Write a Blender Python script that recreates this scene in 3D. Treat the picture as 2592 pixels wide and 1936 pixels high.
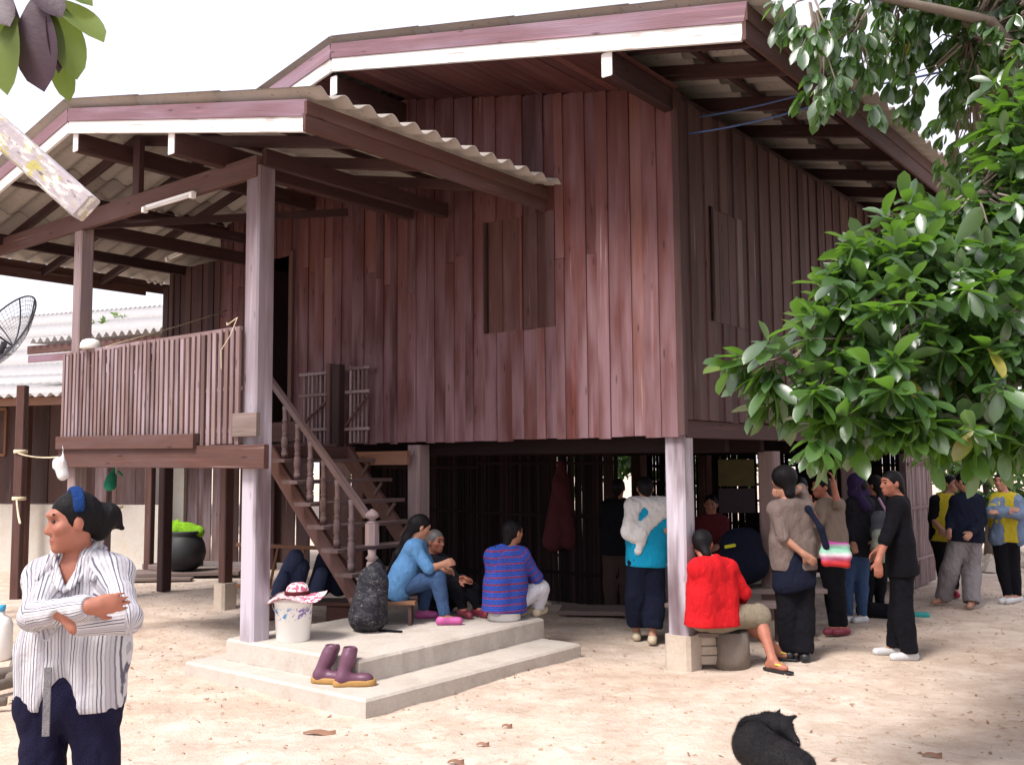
import bpy, math, random
import numpy as np
from mathutils import Vector, Matrix, Euler
R = math.radians
rng = random.Random(7)
nrg = np.random.RandomState(11)
scene = bpy.context.scene
for o in list(bpy.data.objects): bpy.data.objects.remove(o)
COL = scene.collection

# ------------------------------------------------------------------ camera
cam = bpy.data.cameras.new('camera'); camo = bpy.data.objects.new('camera', cam); COL.objects.link(camo)
CAM_H = 1.776
camo.matrix_world = Matrix.Translation((0, 0, CAM_H)) @ Matrix.Rotation(R(90 + 4.7), 4, 'X') @ Matrix.Rotation(R(-0.418), 4, 'Z')
cam.sensor_width = 36; cam.lens = 33.67; cam.clip_start = 0.05; cam.clip_end = 900
scene.camera = camo

# ------------------------------------------------------------------ world, sun, exposure
SUN_EL, SUN_AZ = R(56), R(222)          # azimuth clockwise from +Y (north)
world = bpy.data.worlds.new('World'); scene.world = world; world.use_nodes = True
nt = world.node_tree; nt.nodes.clear()
sky = nt.nodes.new('ShaderNodeTexSky'); sky.sky_type = 'NISHITA'; sky.sun_disc = False
sky.sun_elevation = SUN_EL; sky.sun_rotation = SUN_AZ; sky.air_density = 1.0; sky.dust_density = 4.0; sky.ozone_density = 1.0; sky.altitude = 200
hs = nt.nodes.new('ShaderNodeMix'); hs.data_type = 'RGBA'; hs.inputs['Factor'].default_value = 0.62   # overcast: the cloud deck whitens the sky
hs.inputs['B'].default_value = (6.6, 6.25, 6.8, 1)
bg = nt.nodes.new('ShaderNodeBackground'); bg.inputs['Strength'].default_value = 0.065
wo = nt.nodes.new('ShaderNodeOutputWorld')
nt.links.new(sky.outputs[0], hs.inputs['A']); nt.links.new(hs.outputs['Result'], bg.inputs['Color']); nt.links.new(bg.outputs[0], wo.inputs['Surface'])
sl = bpy.data.lights.new('sun', 'SUN'); sl.energy = 1.5; sl.angle = R(18); sl.color = (1.0, 0.95, 0.915)
slo = bpy.data.objects.new('sun', sl); COL.objects.link(slo)
dvec = Vector((math.sin(SUN_AZ) * math.cos(SUN_EL), math.cos(SUN_AZ) * math.cos(SUN_EL), math.sin(SUN_EL)))
slo.rotation_euler = dvec.to_track_quat('Z', 'Y').to_euler(); slo.location = (0, -4, 12)
vs = scene.view_settings; scene.display_settings.display_device = 'sRGB'
vs.view_transform = 'Standard'; vs.look = 'None'; vs.gamma = 1; vs.use_curve_mapping = False; vs.exposure = 1.9
scene.render.engine = 'CYCLES'; scene.cycles.max_bounces = 8; scene.cycles.diffuse_bounces = 4
scene.cycles.use_denoising = True

# ------------------------------------------------------------------ object helpers
def empty(name, loc=(0, 0, 0), rz=0.0):
    o = bpy.data.objects.new(name, None); COL.objects.link(o); o.location = loc; o.rotation_euler = (0, 0, rz); o.empty_display_size = .1
    return o
def tag(o, label=None, cat=None, group=None, kind=None):
    if label: o['label'] = label
    if cat: o['category'] = cat
    if group: o['group'] = group
    if kind: o['kind'] = kind
    return o
def link(name, me, mat=None, parent=None, M=None):
    o = bpy.data.objects.new(name, me); COL.objects.link(o)
    if mat is not None and not me.materials: me.materials.append(mat)
    if parent is not None: o.parent = parent
    if M is not None: o.matrix_local = M
    return o
def smooth(me, flag=True):
    me.polygons.foreach_set('use_smooth', [flag] * len(me.polygons)); me.update(); return me
def mesh_from(name, v, f, sm=False):
    me = bpy.data.meshes.new(name); me.from_pydata([tuple(p) for p in v], [], [tuple(q) for q in f]); me.update()
    if sm: smooth(me)
    return me
class MB:
    """collects simple shapes into one mesh"""
    def __init__(s): s.v = []; s.f = []
    def add(s, v, f):
        n = len(s.v); s.v += [tuple(p) for p in v]; s.f += [tuple(i + n for i in q) for q in f]; return s
    def prism(s, pts, h, M=Matrix.Identity(4)):
        n = len(pts); v = [M @ Vector((x, y, 0)) for x, y in pts] + [M @ Vector((x, y, h)) for x, y in pts]
        f = [tuple(range(n))[::-1], tuple(range(n, 2 * n))] + [(i, (i + 1) % n, n + (i + 1) % n, n + i) for i in range(n)]
        return s.add(v, f)
    def box(s, a, b):
        (x0, y0, z0), (x1, y1, z1) = a, b
        return s.prism([(x0, y0), (x1, y0), (x1, y1), (x0, y1)], z1 - z0, Matrix.Translation((0, 0, z0)))
    def tube(s, pts, r, n=8, cap=True):
        pts = [Vector(p) for p in pts]; rs = r if hasattr(r, '__len__') else [r] * len(pts)
        v = []; f = []; up = Vector((0, 0, 1)); prev = None
        for i, p in enumerate(pts):
            t = (pts[min(i + 1, len(pts) - 1)] - pts[max(i - 1, 0)]).normalized()
            if prev is None: a = t.cross(up if abs(t.z) < .9 else Vector((1, 0, 0))).normalized()
            else: a = (prev - t * prev.dot(t)).normalized()
            prev = a; b = t.cross(a)
            for k in range(n):
                w = 2 * math.pi * k / n; v.append(p + (a * math.cos(w) + b * math.sin(w)) * rs[i])
        for i in range(len(pts) - 1):
            for k in range(n):
                q = (k + 1) % n; f.append((i * n + k, i * n + q, (i + 1) * n + q, (i + 1) * n + k))
        if cap: f.append(tuple(range(n))[::-1]); f.append(tuple(range((len(pts) - 1) * n, len(pts) * n)))
        return s.add(v, f)
    def lathe(s, prof, n=20, M=Matrix.Identity(4)):
        v = [M @ Vector((r * math.cos(2 * math.pi * k / n), r * math.sin(2 * math.pi * k / n), z)) for r, z in prof for k in range(n)]
        f = [(i * n + k, i * n + (k + 1) % n, (i + 1) * n + (k + 1) % n, (i + 1) * n + k) for i in range(len(prof) - 1) for k in range(n)]
        f.append(tuple(range(n))[::-1]); f.append(tuple(range((len(prof) - 1) * n, len(prof) * n)))
        return s.add(v, f)
    def build(s, name, mat, parent=None, M=None, sm=False):
        me = mesh_from(name, s.v, s.f, sm); return link(name, me, mat, parent, M)
CACHE = {}
def beam_mesh(w, d, L):
    k = (round(w, 3), round(d, 3), round(L, 2))
    if k in CACHE: return CACHE[k]
    w, d, L = k; c = min(w, d) * .09
    pts = [(-w/2 + c, -d/2), (w/2 - c, -d/2), (w/2, -d/2 + c), (w/2, d/2 - c), (w/2 - c, d/2), (-w/2 + c, d/2), (-w/2, d/2 - c), (-w/2, -d/2 + c)]
    b = MB().prism(pts, L, Matrix.Translation((0, 0, -L / 2))); me = mesh_from('timber', b.v, b.f); CACHE[k] = me; return me
def member(name, p0, p1, w, d, mat, parent=None, side=(0, -1, 0), roll=0.0):
    """a straight timber from p0 to p1; d is measured along 'side', w across it"""
    p0 = Vector(p0); p1 = Vector(p1); z = (p1 - p0); L = z.length; z.normalize(); y = Vector(side); y = (y - z * y.dot(z)).normalized(); x = y.cross(z)
    M = Matrix((x, y, z)).transposed().to_4x4(); M.translation = (p0 + p1) / 2
    if roll: M = M @ Matrix.Rotation(roll, 4, 'Z')
    me = beam_mesh(w, d, L)
    key = (me.name, mat.name)
    if key not in CACHE:
        m2 = me if not me.materials else me.copy()
        if m2 is not me: m2.materials.clear()
        m2.materials.append(mat); CACHE[key] = m2
    return link(name, CACHE[key], None, parent, M)

# ------------------------------------------------------------------ materials
class NT:
    def __init__(s, name):
        s.m = bpy.data.materials.new(name); s.m.use_nodes = True; s.t = s.m.node_tree; s.b = s.t.nodes['Principled BSDF']; s.out = s.t.nodes['Material Output']
    def n(s, typ, **kw):
        x = s.t.nodes.new(typ)
        for k, v in kw.items():
            if k in x.inputs.keys(): x.inputs[k].default_value = v
            else: setattr(x, k, v)
        return x
    def l(s, a, b): s.t.links.new(a, b)
    def coord(s, kind='Object'): return s.n('ShaderNodeTexCoord').outputs[kind]
    def pos(s): return s.n('ShaderNodeNewGeometry').outputs['Position']
    def rand(s): return s.n('ShaderNodeObjectInfo').outputs['Random']
    def noise(s, vec, scale, detail=4, rough=.55, dist=0):
        x = s.n('ShaderNodeTexNoise'); x.inputs['Scale'].default_value = scale; x.inputs['Detail'].default_value = detail
        x.inputs['Roughness'].default_value = rough; x.inputs['Distortion'].default_value = dist; s.l(vec, x.inputs['Vector']); return x.outputs['Fac']
    def math(s, op, a, b=None, clamp=False):
        x = s.n('ShaderNodeMath', operation=op); x.use_clamp = clamp
        for i, q in enumerate((a, b)):
            if q is None: continue
            if isinstance(q, (int, float)): x.inputs[i].default_value = q
            else: s.l(q, x.inputs[i])
        return x.outputs[0]
    def vmap(s, vec, scale=(1, 1, 1), off=None):
        x = s.n('ShaderNodeMapping'); x.inputs['Scale'].default_value = scale; s.l(vec, x.inputs['Vector'])
        if off is not None:
            c = s.n('ShaderNodeCombineXYZ'); s.l(off, c.inputs[0]); s.l(off, c.inputs[1]); s.l(off, c.inputs[2]); s.l(c.outputs[0], x.inputs['Location'])
        return x.outputs[0]
    def ramp(s, fac, stops):
        x = s.n('ShaderNodeValToRGB'); e = x.color_ramp.elements
        while len(e) < len(stops): e.new(.5)
        for i, (p, c) in enumerate(stops): e[i].position = p; e[i].color = (*c, 1)
        s.l(fac, x.inputs[0]); return x.outputs[0]
    def mix(s, fac, a, b, mode='MIX'):
        x = s.n('ShaderNodeMix'); x.data_type = 'RGBA'; x.blend_type = mode
        if isinstance(fac, (int, float)): x.inputs['Factor'].default_value = fac
        else: s.l(fac, x.inputs['Factor'])
        for k, q in (('A', a), ('B', b)):
            if isinstance(q, tuple): x.inputs[k].default_value = (*q, 1)
            else: s.l(q, x.inputs[k])
        return x.outputs['Result']
    def smoothstep(s, v, a, b):
        x = s.n('ShaderNodeMapRange', interpolation_type='SMOOTHSTEP'); x.inputs['From Min'].default_value = a; x.inputs['From Max'].default_value = b; s.l(v, x.inputs['Value']); return x.outputs[0]
    def sep(s, vec): x = s.n('ShaderNodeSeparateXYZ'); s.l(vec, x.inputs[0]); return x.outputs
    def bump(s, h, strength=.4, dist=.01):
        x = s.n('ShaderNodeBump'); x.inputs['Strength'].default_value = strength; x.inputs['Distance'].default_value = dist; s.l(h, x.inputs['Height']); s.l(x.outputs[0], s.b.inputs['Normal'])
    def fin(s, col, rough=.8, spec=.3, metal=0):
        if isinstance(col, tuple): s.b.inputs['Base Color'].default_value = (*col, 1)
        else: s.l(col, s.b.inputs['Base Color'])
        if isinstance(rough, (int, float)): s.b.inputs['Roughness'].default_value = rough
        else: s.l(rough, s.b.inputs['Roughness'])
        s.b.inputs['Specular IOR Level'].default_value = spec; s.b.inputs['Metallic'].default_value = metal
        return s.m

def wood(name, stops, grey=(.26, .2, .21), greyamt=.35, rain=None, light=0.0, rough=.72):
    """weathered timber; grain runs along the object's own Z"""
    m = NT(name); c = m.coord(); r = m.rand()
    r17 = m.math('MULTIPLY', r, 37.0)
    g1 = m.noise(m.vmap(c, (26, 26, 1.3), r17), 1.0, 5, .6, .6)
    g2 = m.noise(m.vmap(c, (150, 150, 3.5), r17), 1.0, 3, .6)
    big = m.noise(m.vmap(c, (5, 5, .9), r17), 1.0, 3, .5)
    col = m.ramp(r, stops)
    col = m.mix(m.math('MULTIPLY', g1, .95), col, m.mix(1.0, col, (.46, .4, .42), 'MULTIPLY'))
    col = m.mix(m.smoothstep(g2, .55, .8), col, m.mix(1.0, col, (.5, .45, .45), 'MULTIPLY'))
    gf = m.math('MULTIPLY', m.smoothstep(m.math('ADD', m.math('MULTIPLY', big, .7), m.math('MULTIPLY', g1, .35)), .42, .72), greyamt)
    if rain:
        z = m.sep(m.pos())[2]; zz = m.smoothstep(z, rain[1], rain[0])
        gf = m.math('ADD', gf, m.math('MULTIPLY', zz, m.math('MULTIPLY', m.smoothstep(big, .3, .62), rain[2])), clamp=True)
    col = m.mix(gf, col, grey)
    vo = m.n('ShaderNodeTexVoronoi'); vo.inputs['Scale'].default_value = 1.0; m.l(m.vmap(c, (11, 11, 2.6), m.math('MULTIPLY', r, 53.0)), vo.inputs['Vector'])
    col = m.mix(m.math('MULTIPLY', m.smoothstep(vo.outputs['Distance'], .16, .05), .75), col, m.mix(1.0, col, (.3, .26, .26), 'MULTIPLY'))
    worn = m.noise(m.vmap(c, (17, 17, .7), m.math('MULTIPLY', r, 71.0)), 1.0, 3, .5)
    col = m.mix(m.math('MULTIPLY', m.smoothstep(worn, .58, .78), .4), col, m.mix(1.0, col, (2.0, 1.85, 1.85), 'MULTIPLY'))
    streak = m.noise(m.vmap(c, (38, 38, 1.1), m.math('MULTIPLY', r, 91.0)), 1.0, 2, .4)
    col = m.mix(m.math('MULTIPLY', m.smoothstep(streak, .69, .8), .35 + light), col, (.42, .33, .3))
    m.bump(m.math('ADD', m.math('MULTIPLY', g1, .6), m.math('MULTIPLY', g2, .4)), .7, .008)
    return m.fin(col, rough, .25 if rough < .9 else .05)
RED = [(0, (.06, .02, .019)), (.25, (.13, .043, .032)), (.45, (.085, .029, .026)), (.6, (.18, .066, .043)), (.78, (.1, .036, .033)), (.965, (.14, .052, .04)), (1, (.30, .16, .1))]
DRK = [(0, (.035, .015, .014)), (.5, (.052, .022, .02)), (1, (.075, .034, .029))]
GRY = [(0, (.26, .19, .175)), (.5, (.32, .24, .22)), (1, (.38, .29, .26))]
M = {}
M['board'] = wood('weathered red boards', [(p_, (c_[0] * .9, c_[1] * .82, c_[2] * .88)) for p_, c_ in RED], (.2, .12, .135), .34, (1.9, 4.5, .62))
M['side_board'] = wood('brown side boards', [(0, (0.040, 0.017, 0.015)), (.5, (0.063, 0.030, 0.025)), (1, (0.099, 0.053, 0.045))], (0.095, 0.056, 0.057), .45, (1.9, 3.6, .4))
M['dark_board'] = wood('dark shutter boards', [(0, (.06, .024, .02)), (.5, (.09, .036, .029)), (1, (.12, .05, .038))], (.17, .105, .11), .35)
M['pale_post'] = wood('bleached post wood', [(0, (.17, .125, .14)), (1, (.2, .15, .16))], (.42, .38, .43), .35, (1.7, 2.7, 1.0))
M['soffit'] = wood('red soffit boards', [(0, (0.076, 0.022, 0.021)), (.5, (0.096, 0.029, 0.026)), (1, (0.147, 0.050, 0.041))], greyamt=.08)
M['beam'] = wood('dark brown beam wood', DRK, (0.077, 0.047, 0.052), .3)
M['post'] = wood('grey weathered post wood', GRY, (0.176, 0.138, 0.167), .6)
M['barge'] = wood('weathered barge wood', [(0, (0.187, 0.104, 0.122)), (.5, (0.232, 0.130, 0.151)), (1, (0.269, 0.160, 0.177))], (0.269, 0.195, 0.251), .6)
M['pale_paint'] = None
m = NT('white painted barge strip'); c = m.coord(); n1 = m.noise(m.vmap(c, (40, 40, 3)), 1.0, 4, .6)
M['pale_paint'] = m.fin(m.mix(m.smoothstep(n1, .52, .72), (.66, .64, .62), (.36, .29, .27)), .6, .3)
M['slat'] = wood('grey brown railing slats', [(0, (.13, .078, .07)), (.5, (.2, .125, .112)), (1, (.29, .2, .18))], (.32, .25, .27), .75)
M['stair'] = wood('dusty stair wood', [(0, (0.121, 0.075, 0.065)), (.5, (0.139, 0.090, 0.082)), (1, (0.162, 0.107, 0.098))], (0.162, 0.122, 0.131), .6)
M['stringer'] = wood('brown stringer wood', [(0, (0.089, 0.040, 0.030)), (1, (0.116, 0.054, 0.041))], (0.134, 0.086, 0.090), .4)
M['orange_wood'] = wood('orange brown wood', [(0, (0.229, 0.110, 0.058)), (1, (0.293, 0.156, 0.087))], greyamt=.2)
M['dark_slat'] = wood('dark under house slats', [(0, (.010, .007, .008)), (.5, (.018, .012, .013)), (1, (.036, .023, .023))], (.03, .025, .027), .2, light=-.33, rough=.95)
M['grey_plank'] = wood('grey ground plank', [(0, (0.168, 0.125, 0.103)), (1, (0.224, 0.174, 0.147))], greyamt=.5)
M['neigh_wood'] = wood('neighbour dark boards', [(0, (0.052, 0.026, 0.022)), (.5, (0.073, 0.037, 0.031)), (1, (0.099, 0.051, 0.041))], (0.104, 0.079, 0.086), .35)

def sheet_mat(name, a, b, dark):
    m = NT(name); c = m.pos(); n1 = m.noise(c, 3.0, 5, .6); n2 = m.noise(c, 25, 3, .6)
    col = m.mix(n1, a, b); col = m.mix(m.smoothstep(n2, .58, .75), col, dark)
    m.bump(n2, .3, .004); return m.fin(col, .85, .2)
M['sheet'] = sheet_mat('grey cement roof sheet', (.3, .265, .24), (.4, .36, .32), (.18, .155, .14))
M['sheet_pale'] = sheet_mat('pale weathered roof sheet', (.36, .35, .345), (.46, .44, .43), (.24, .23, .23))

def concrete(name, a, b, d):
    m = NT(name); c = m.pos(); n1 = m.noise(c, 2.2, 6, .65); n2 = m.noise(c, 30, 4, .65); n3 = m.noise(c, 2.6, 5, .65)
    col = m.mix(n1, a, b); col = m.mix(m.math('MULTIPLY', m.smoothstep(n3, .45, .75), .5), col, d); col = m.mix(m.math('MULTIPLY', n2, .42), col, (.2, .17, .14)); n4 = m.noise(c, 9, 6, .7, .8); col = m.mix(m.math('MULTIPLY', m.smoothstep(n4, .6, .7), .35), col, d)
    m.bump(m.math('ADD', n2, m.math('MULTIPLY', n1, .6)), .5, .01); return m.fin(col, .9, .2)
M['concrete'] = concrete('worn concrete', (.46, .41, .36), (.58, .53, .47), (.33, .27, .22))
M['base'] = concrete('sandy concrete footing', (.5, .42, .34), (.58, .5, .42), (.4, .32, .25))
M['plaster'] = concrete('stained pale plaster', (.55, .52, .46), (.62, .58, .52), (.5, .38, .27))

m = NT('dusty sand ground'); c = m.pos()
n1 = m.noise(c, .35, 5, .6); n2 = m.noise(c, 2.3, 7, .68); n3 = m.noise(c, 14, 6, .7); n4 = m.noise(c, 60, 3, .6); n5 = m.noise(c, 5.5, 3, .55, 1.5)
col = m.mix(m.smoothstep(n2, .36, .66), (.47, .38, .31), (.61, .515, .435))
col = m.mix(m.smoothstep(n1, .4, .65), col, m.mix(1.0, col, (.9, .84, .78), 'MULTIPLY'))
col = m.mix(m.math('MULTIPLY', m.smoothstep(n5, .53, .72), .6), col, (.37, .265, .195))
col = m.mix(m.math('MULTIPLY', m.smoothstep(n3, .58, .75), .5), col, (.27, .18, .13))
m.bump(m.math('ADD', m.math('MULTIPLY', n3, .7), m.math('ADD', m.math('MULTIPLY', n4, .25), n2)), .9, .03)
M['ground'] = m.fin(col, .95, .15)
def plain(name, col, rough=.6, spec=.4, var=.15, scale=20, metal=0, bump=.15):
    m = NT(name); c = m.pos(); n1 = m.noise(c, scale, 4, .6)
    k = m.mix(m.math('MULTIPLY', n1, 1.0), tuple(x * (1 - var) for x in col), tuple(min(x * (1 + var), 1) for x in col))
    if bump: m.bump(n1, bump, .005)
    return m.fin(k, rough, spec, metal)
M['near_black'] = plain('flat near black', (.012, .01, .012), .95, .05)
M['black_iron'] = plain('black fired clay', (.018, .018, .02), .6, .4, .4, 9)
M['dirt'] = plain('clod soil', (.3, .21, .15), .95, .1, .3, 12)
M['litter'] = plain('dry leaf litter', (.22, .12, .08), .85, .2, .4, 3)
M['white_plastic'] = plain('dusty white plastic', (.78, .76, .72), .45, .4, .05, 8, bump=0)
M['metal'] = plain('dull metal', (.35, .35, .36), .45, .5, .1, 30, .8)
M['cable_blue'] = plain('blue cable', (.05, .09, .22), .5, .4)
M['cable_brown'] = plain('pale cable', (.34, .27, .24), .5, .4)
M['rope'] = plain('pale rope', (.62, .52, .36), .8, .2)
M['bark'] = concrete('rough bark', (.16, .13, .105), (.22, .18, .15), (.1, .08, .07))
# ================================================================== ground and sky setting
def hnoise(x, y):
    return (.018 * np.sin(x * 1.7 + 1.1 * np.sin(y * 1.3)) * np.sin(y * 1.9 + .6) + .009 * np.sin(x * 4.3 + 2 * np.sin(y * 2.7)) * np.sin(y * 5.1 + x) + .005 * np.sin(x * 11 + 3 * np.sin(y * 6)) * np.sin(y * 12.7 + 2 * x))
N = 300; t = np.linspace(-1, 1, N); sp = np.sign(t) * (np.abs(t) * 8 + np.abs(t) ** 6 * 240)
GX, GY = np.meshgrid(sp, sp + 8, indexing='ij'); amp = np.clip(1.4 - np.hypot(GX, GY - 8) / 40, .1, 1)
GZ = hnoise(GX, GY) * amp - .012
v = np.stack([GX, GY, GZ], -1).reshape(-1, 3); i, j = np.meshgrid(np.arange(N - 1), np.arange(N - 1), indexing='ij'); a = (i * N + j).ravel()
f = np.stack([a, a + N, a + N + 1, a + 1], -1)
g = link('ground', mesh_from('ground', v.tolist(), f.tolist(), True), M['ground']); tag(g, 'pale sandy yard soil', None, None, 'structure')
def gz(x, y): return float(hnoise(np.float64(x), np.float64(y))) * min(max(1.4 - math.hypot(x, y - 8) / 40, .1), 1) - .012

# loose clods, pebbles and leaf litter lying on the yard
b = MB(); b2 = MB()
for q in range(5200):
    x = rng.uniform(-6, 7); y = rng.uniform(3.6, 15); r = rng.choice([.004, .006, .009, .014]) * rng.uniform(.7, 1.3)
    z = gz(x, y); b.add([(x - r, y - r * .7, z - .002), (x + r, y - r, z - .002), (x + r * .8, y + r, z - .002), (x - r, y + r * .8, z - .002), (x + r * .2, y - r * .1, z + r * .8)], [(0, 1, 4), (1, 2, 4), (2, 3, 4), (3, 0, 4)])
for q in range(700):
    x = rng.uniform(-6, 7); y = rng.uniform(3.8, 13); L = rng.uniform(.01, .032); w = L * rng.uniform(.2, .4); an = rng.uniform(0, 6.3); z = gz(x, y) + .004
    ca, sa = math.cos(an), math.sin(an)
    P = [(-L, 0, .0), (0, -w, rng.uniform(0, .012)), (L, 0, rng.uniform(.003, .02)), (0, w, rng.uniform(0, .012))]
    b2.add([(x + px * ca - py * sa, y + px * sa + py * ca, z + pz) for px, py, pz in P], [(0, 1, 2), (0, 2, 3)])
tag(b.build('clods', M['dirt']), 'small clods and pebbles strewn over the sandy yard', 'pebbles', None, 'stuff')
tag(b2.build('leaf_litter', M['litter']), 'scraps of dry brown leaves strewn over the sandy yard', 'leaf litter', None, 'stuff')

# ================================================================== the stilt house (local frame: x along the gable wall, y into depth)
HC = (1.4852, 8.3516, 0); HA = -R(38.203)
HM = Matrix.Translation(HC) @ Matrix.Rotation(HA, 4, 'Z')
house = empty('stilt_house', HC, HA); tag(house, 'large two storey wooden stilt house with vertical red brown boards and a low gable roof', 'house')
XR, ZR, XE, ZE = -3.387, 6.09, 1.17, 5.12; SL = (ZR - ZE) / (XE - XR); YF, YB, XL = -1.08, 7.6, -6.774 - 1.17
def zroof(x): return ZR - SL * abs(x - XR)
def ceil_z(x): return zroof(x) - .29
WLEN = 7.1
# front wall boards, each its own width, depth and length
x = 0.0; k = 0
win = (-2.18, -1.33, 3.07, 4.21)
door = (-6.2, -5.24)
while x > -6.774:
    w = rng.choice([.105, .12, .13, .15, .16, .19]) ; w = min(w, x + 6.774 + .001)
    if w < .05: break
    xc = x - w / 2; top = ceil_z(xc) + .01; dep = -.012 - (.016 if k % 2 else 0) - rng.uniform(0, .006); k += 1
    bot = 1.985 + rng.uniform(-.012, .01)
    segs = [(bot, top)]
    if win[0] < xc < win[1]: segs = [(bot, win[2]), (win[3], top)]
    elif door[0] < xc < door[1]: segs = [(4.32, top)]
    elif rng.random() < .35:
        zj = rng.uniform(3.6, 4.4); segs = [(bot, zj - .002), (zj + .002, top)]
    for z0, z1 in segs:
        tilt = rng.uniform(-.004, .004)
        member('wall_board', (xc + tilt, dep, z0), (xc - tilt, dep, z1), w - .004 + (.012 if k % 2 else 0), .022, M['board'], house)
    x -= w
# side wall boards
y = .02; k = 0
while y < WLEN:
    w = rng.choice([.11, .13, .15, .17]); yc = y + w / 2; dep = .012 + (.016 if k % 2 else 0) + rng.uniform(0, .005); k += 1
    bot = 2.13 + rng.uniform(-.01, .01); segs = [(bot, 5.0)]
    if .54 < yc < 1.36: segs = [(bot, 3.05), (4.12, 5.0)]
    for z0, z1 in segs: member('side_wall_board', (dep, yc, z0), (dep, yc, z1), w - .004 + (.012 if k % 2 else 0), .022, M['side_board'], house, side=(1, 0, 0))
    y += w
# remaining two walls as boards seen only through the door and gaps
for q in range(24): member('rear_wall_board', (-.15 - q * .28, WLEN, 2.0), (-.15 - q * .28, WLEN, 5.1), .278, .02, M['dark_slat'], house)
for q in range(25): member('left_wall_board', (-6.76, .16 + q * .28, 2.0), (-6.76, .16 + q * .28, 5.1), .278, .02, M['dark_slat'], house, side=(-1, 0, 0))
member('corner_trim', (.004, -.004, 1.99), (.004, -.004, 5.05), .07, .07, M['side_board'], house)
# floor, joists
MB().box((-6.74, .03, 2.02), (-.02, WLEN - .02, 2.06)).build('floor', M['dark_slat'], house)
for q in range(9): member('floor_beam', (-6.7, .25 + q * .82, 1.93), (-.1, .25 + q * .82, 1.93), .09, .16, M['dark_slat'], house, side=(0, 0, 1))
member('floor_beam', (-.03, .06, 2.05), (-.03, WLEN, 2.05), .07, .16, M['beam'], house, side=(0, 0, 1))
member('ledger_beam', (-4.3, -.075, 1.82), (-3.25, -.075, 1.82), .05, .15, M['orange_wood'], house, side=(0, 0, 1))
# window on the front wall: two board shutters in a thin frame
def shutter_window(org, ux, w, h, outn, mat, ws, strip):
    o = Vector(org); ux = Vector(ux); up = Vector((0, 0, 1)); out = Vector(outn)
    fr = MB(); t_ = .03
    fo = member('window_frame', o + out * .03, o + out * .03 + up * h, .045, .05, mat, house, side=outn)
    for a_, b_ in (((o + ux * w), (o + ux * w + up * h)), ((o + ux * -.02), (o + ux * (w + .02))), ((o + up * h - ux * .04), (o + up * h + ux * (w + .04)))):
        c = member('rail', a_ + out * .031, b_ + out * .031, .045, .05, mat, house, side=outn); Mw = c.matrix_local.copy(); c.parent = fo; c.matrix_parent_inverse = Matrix.Identity(4); c.matrix_local = fo.matrix_local.inverted() @ Mw
    bk = MB(); pos_ = 0
    member('backing_board', o + ux * w / 2 - out * .012, o + ux * w / 2 + up * h - out * .012, w + .06, .02, M['beam'], house, side=outn)
    for q, fw in enumerate(ws):
        ww = w * fw / sum(ws); dd = .006 + rng.uniform(0, .006) + (.018 if q == strip else 0)
        member('shutter_board', o + ux * (pos_ + ww / 2) + out * dd, o + ux * (pos_ + ww / 2) + up * h + out * dd, ww - .006, .02, (M['stair'] if mat is M['side_board'] else M['board']) if q == strip else mat, house, side=outn); pos_ += ww
shutter_window((-2.18, -.012, 3.07), (1, 0, 0), .85, 1.14, (0, -1, 0), M['dark_board'], (.2, .22, .03, .18, .2), 2)
shutter_window((.012, .54, 3.05), (0, 1, 0), .82, 1.07, (1, 0, 0), M['side_board'], (.2, .2, .17, .11, .14), 3)
# lower wall panel left of the house, closing the veranda
for q in range(8): member('panel_board', (-6.83 - q * .13, -.02 - (q % 2) * .012, 1.9), (-6.83 - q * .13, -.02 - (q % 2) * .012, 4.46), .126, .022, M['beam'], house)
member('panel_post', (-7.86, -.02, 1.9), (-7.86, -.02, 4.5), .09, .09, M['beam'], house)
# door frame, sill and the leaf swung in
member('door_frame', (-5.27, -.045, 2.1), (-5.27, -.045, 4.36), .07, .05, M['stringer'], house)
member('door_frame', (-6.17, -.045, 2.1), (-6.17, -.045, 4.36), .07, .05, M['stringer'], house)
member('door_sill', (-6.25, -.06, 2.15), (-5.0, -.06, 2.15), .06, .24, M['stringer'], house, side=(0, 0, 1))
member('door', (-6.13, .45, 2.1), (-6.13, .45, 4.3), .8, .035, M['beam'], house, side=(1, 0, 0))
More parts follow.
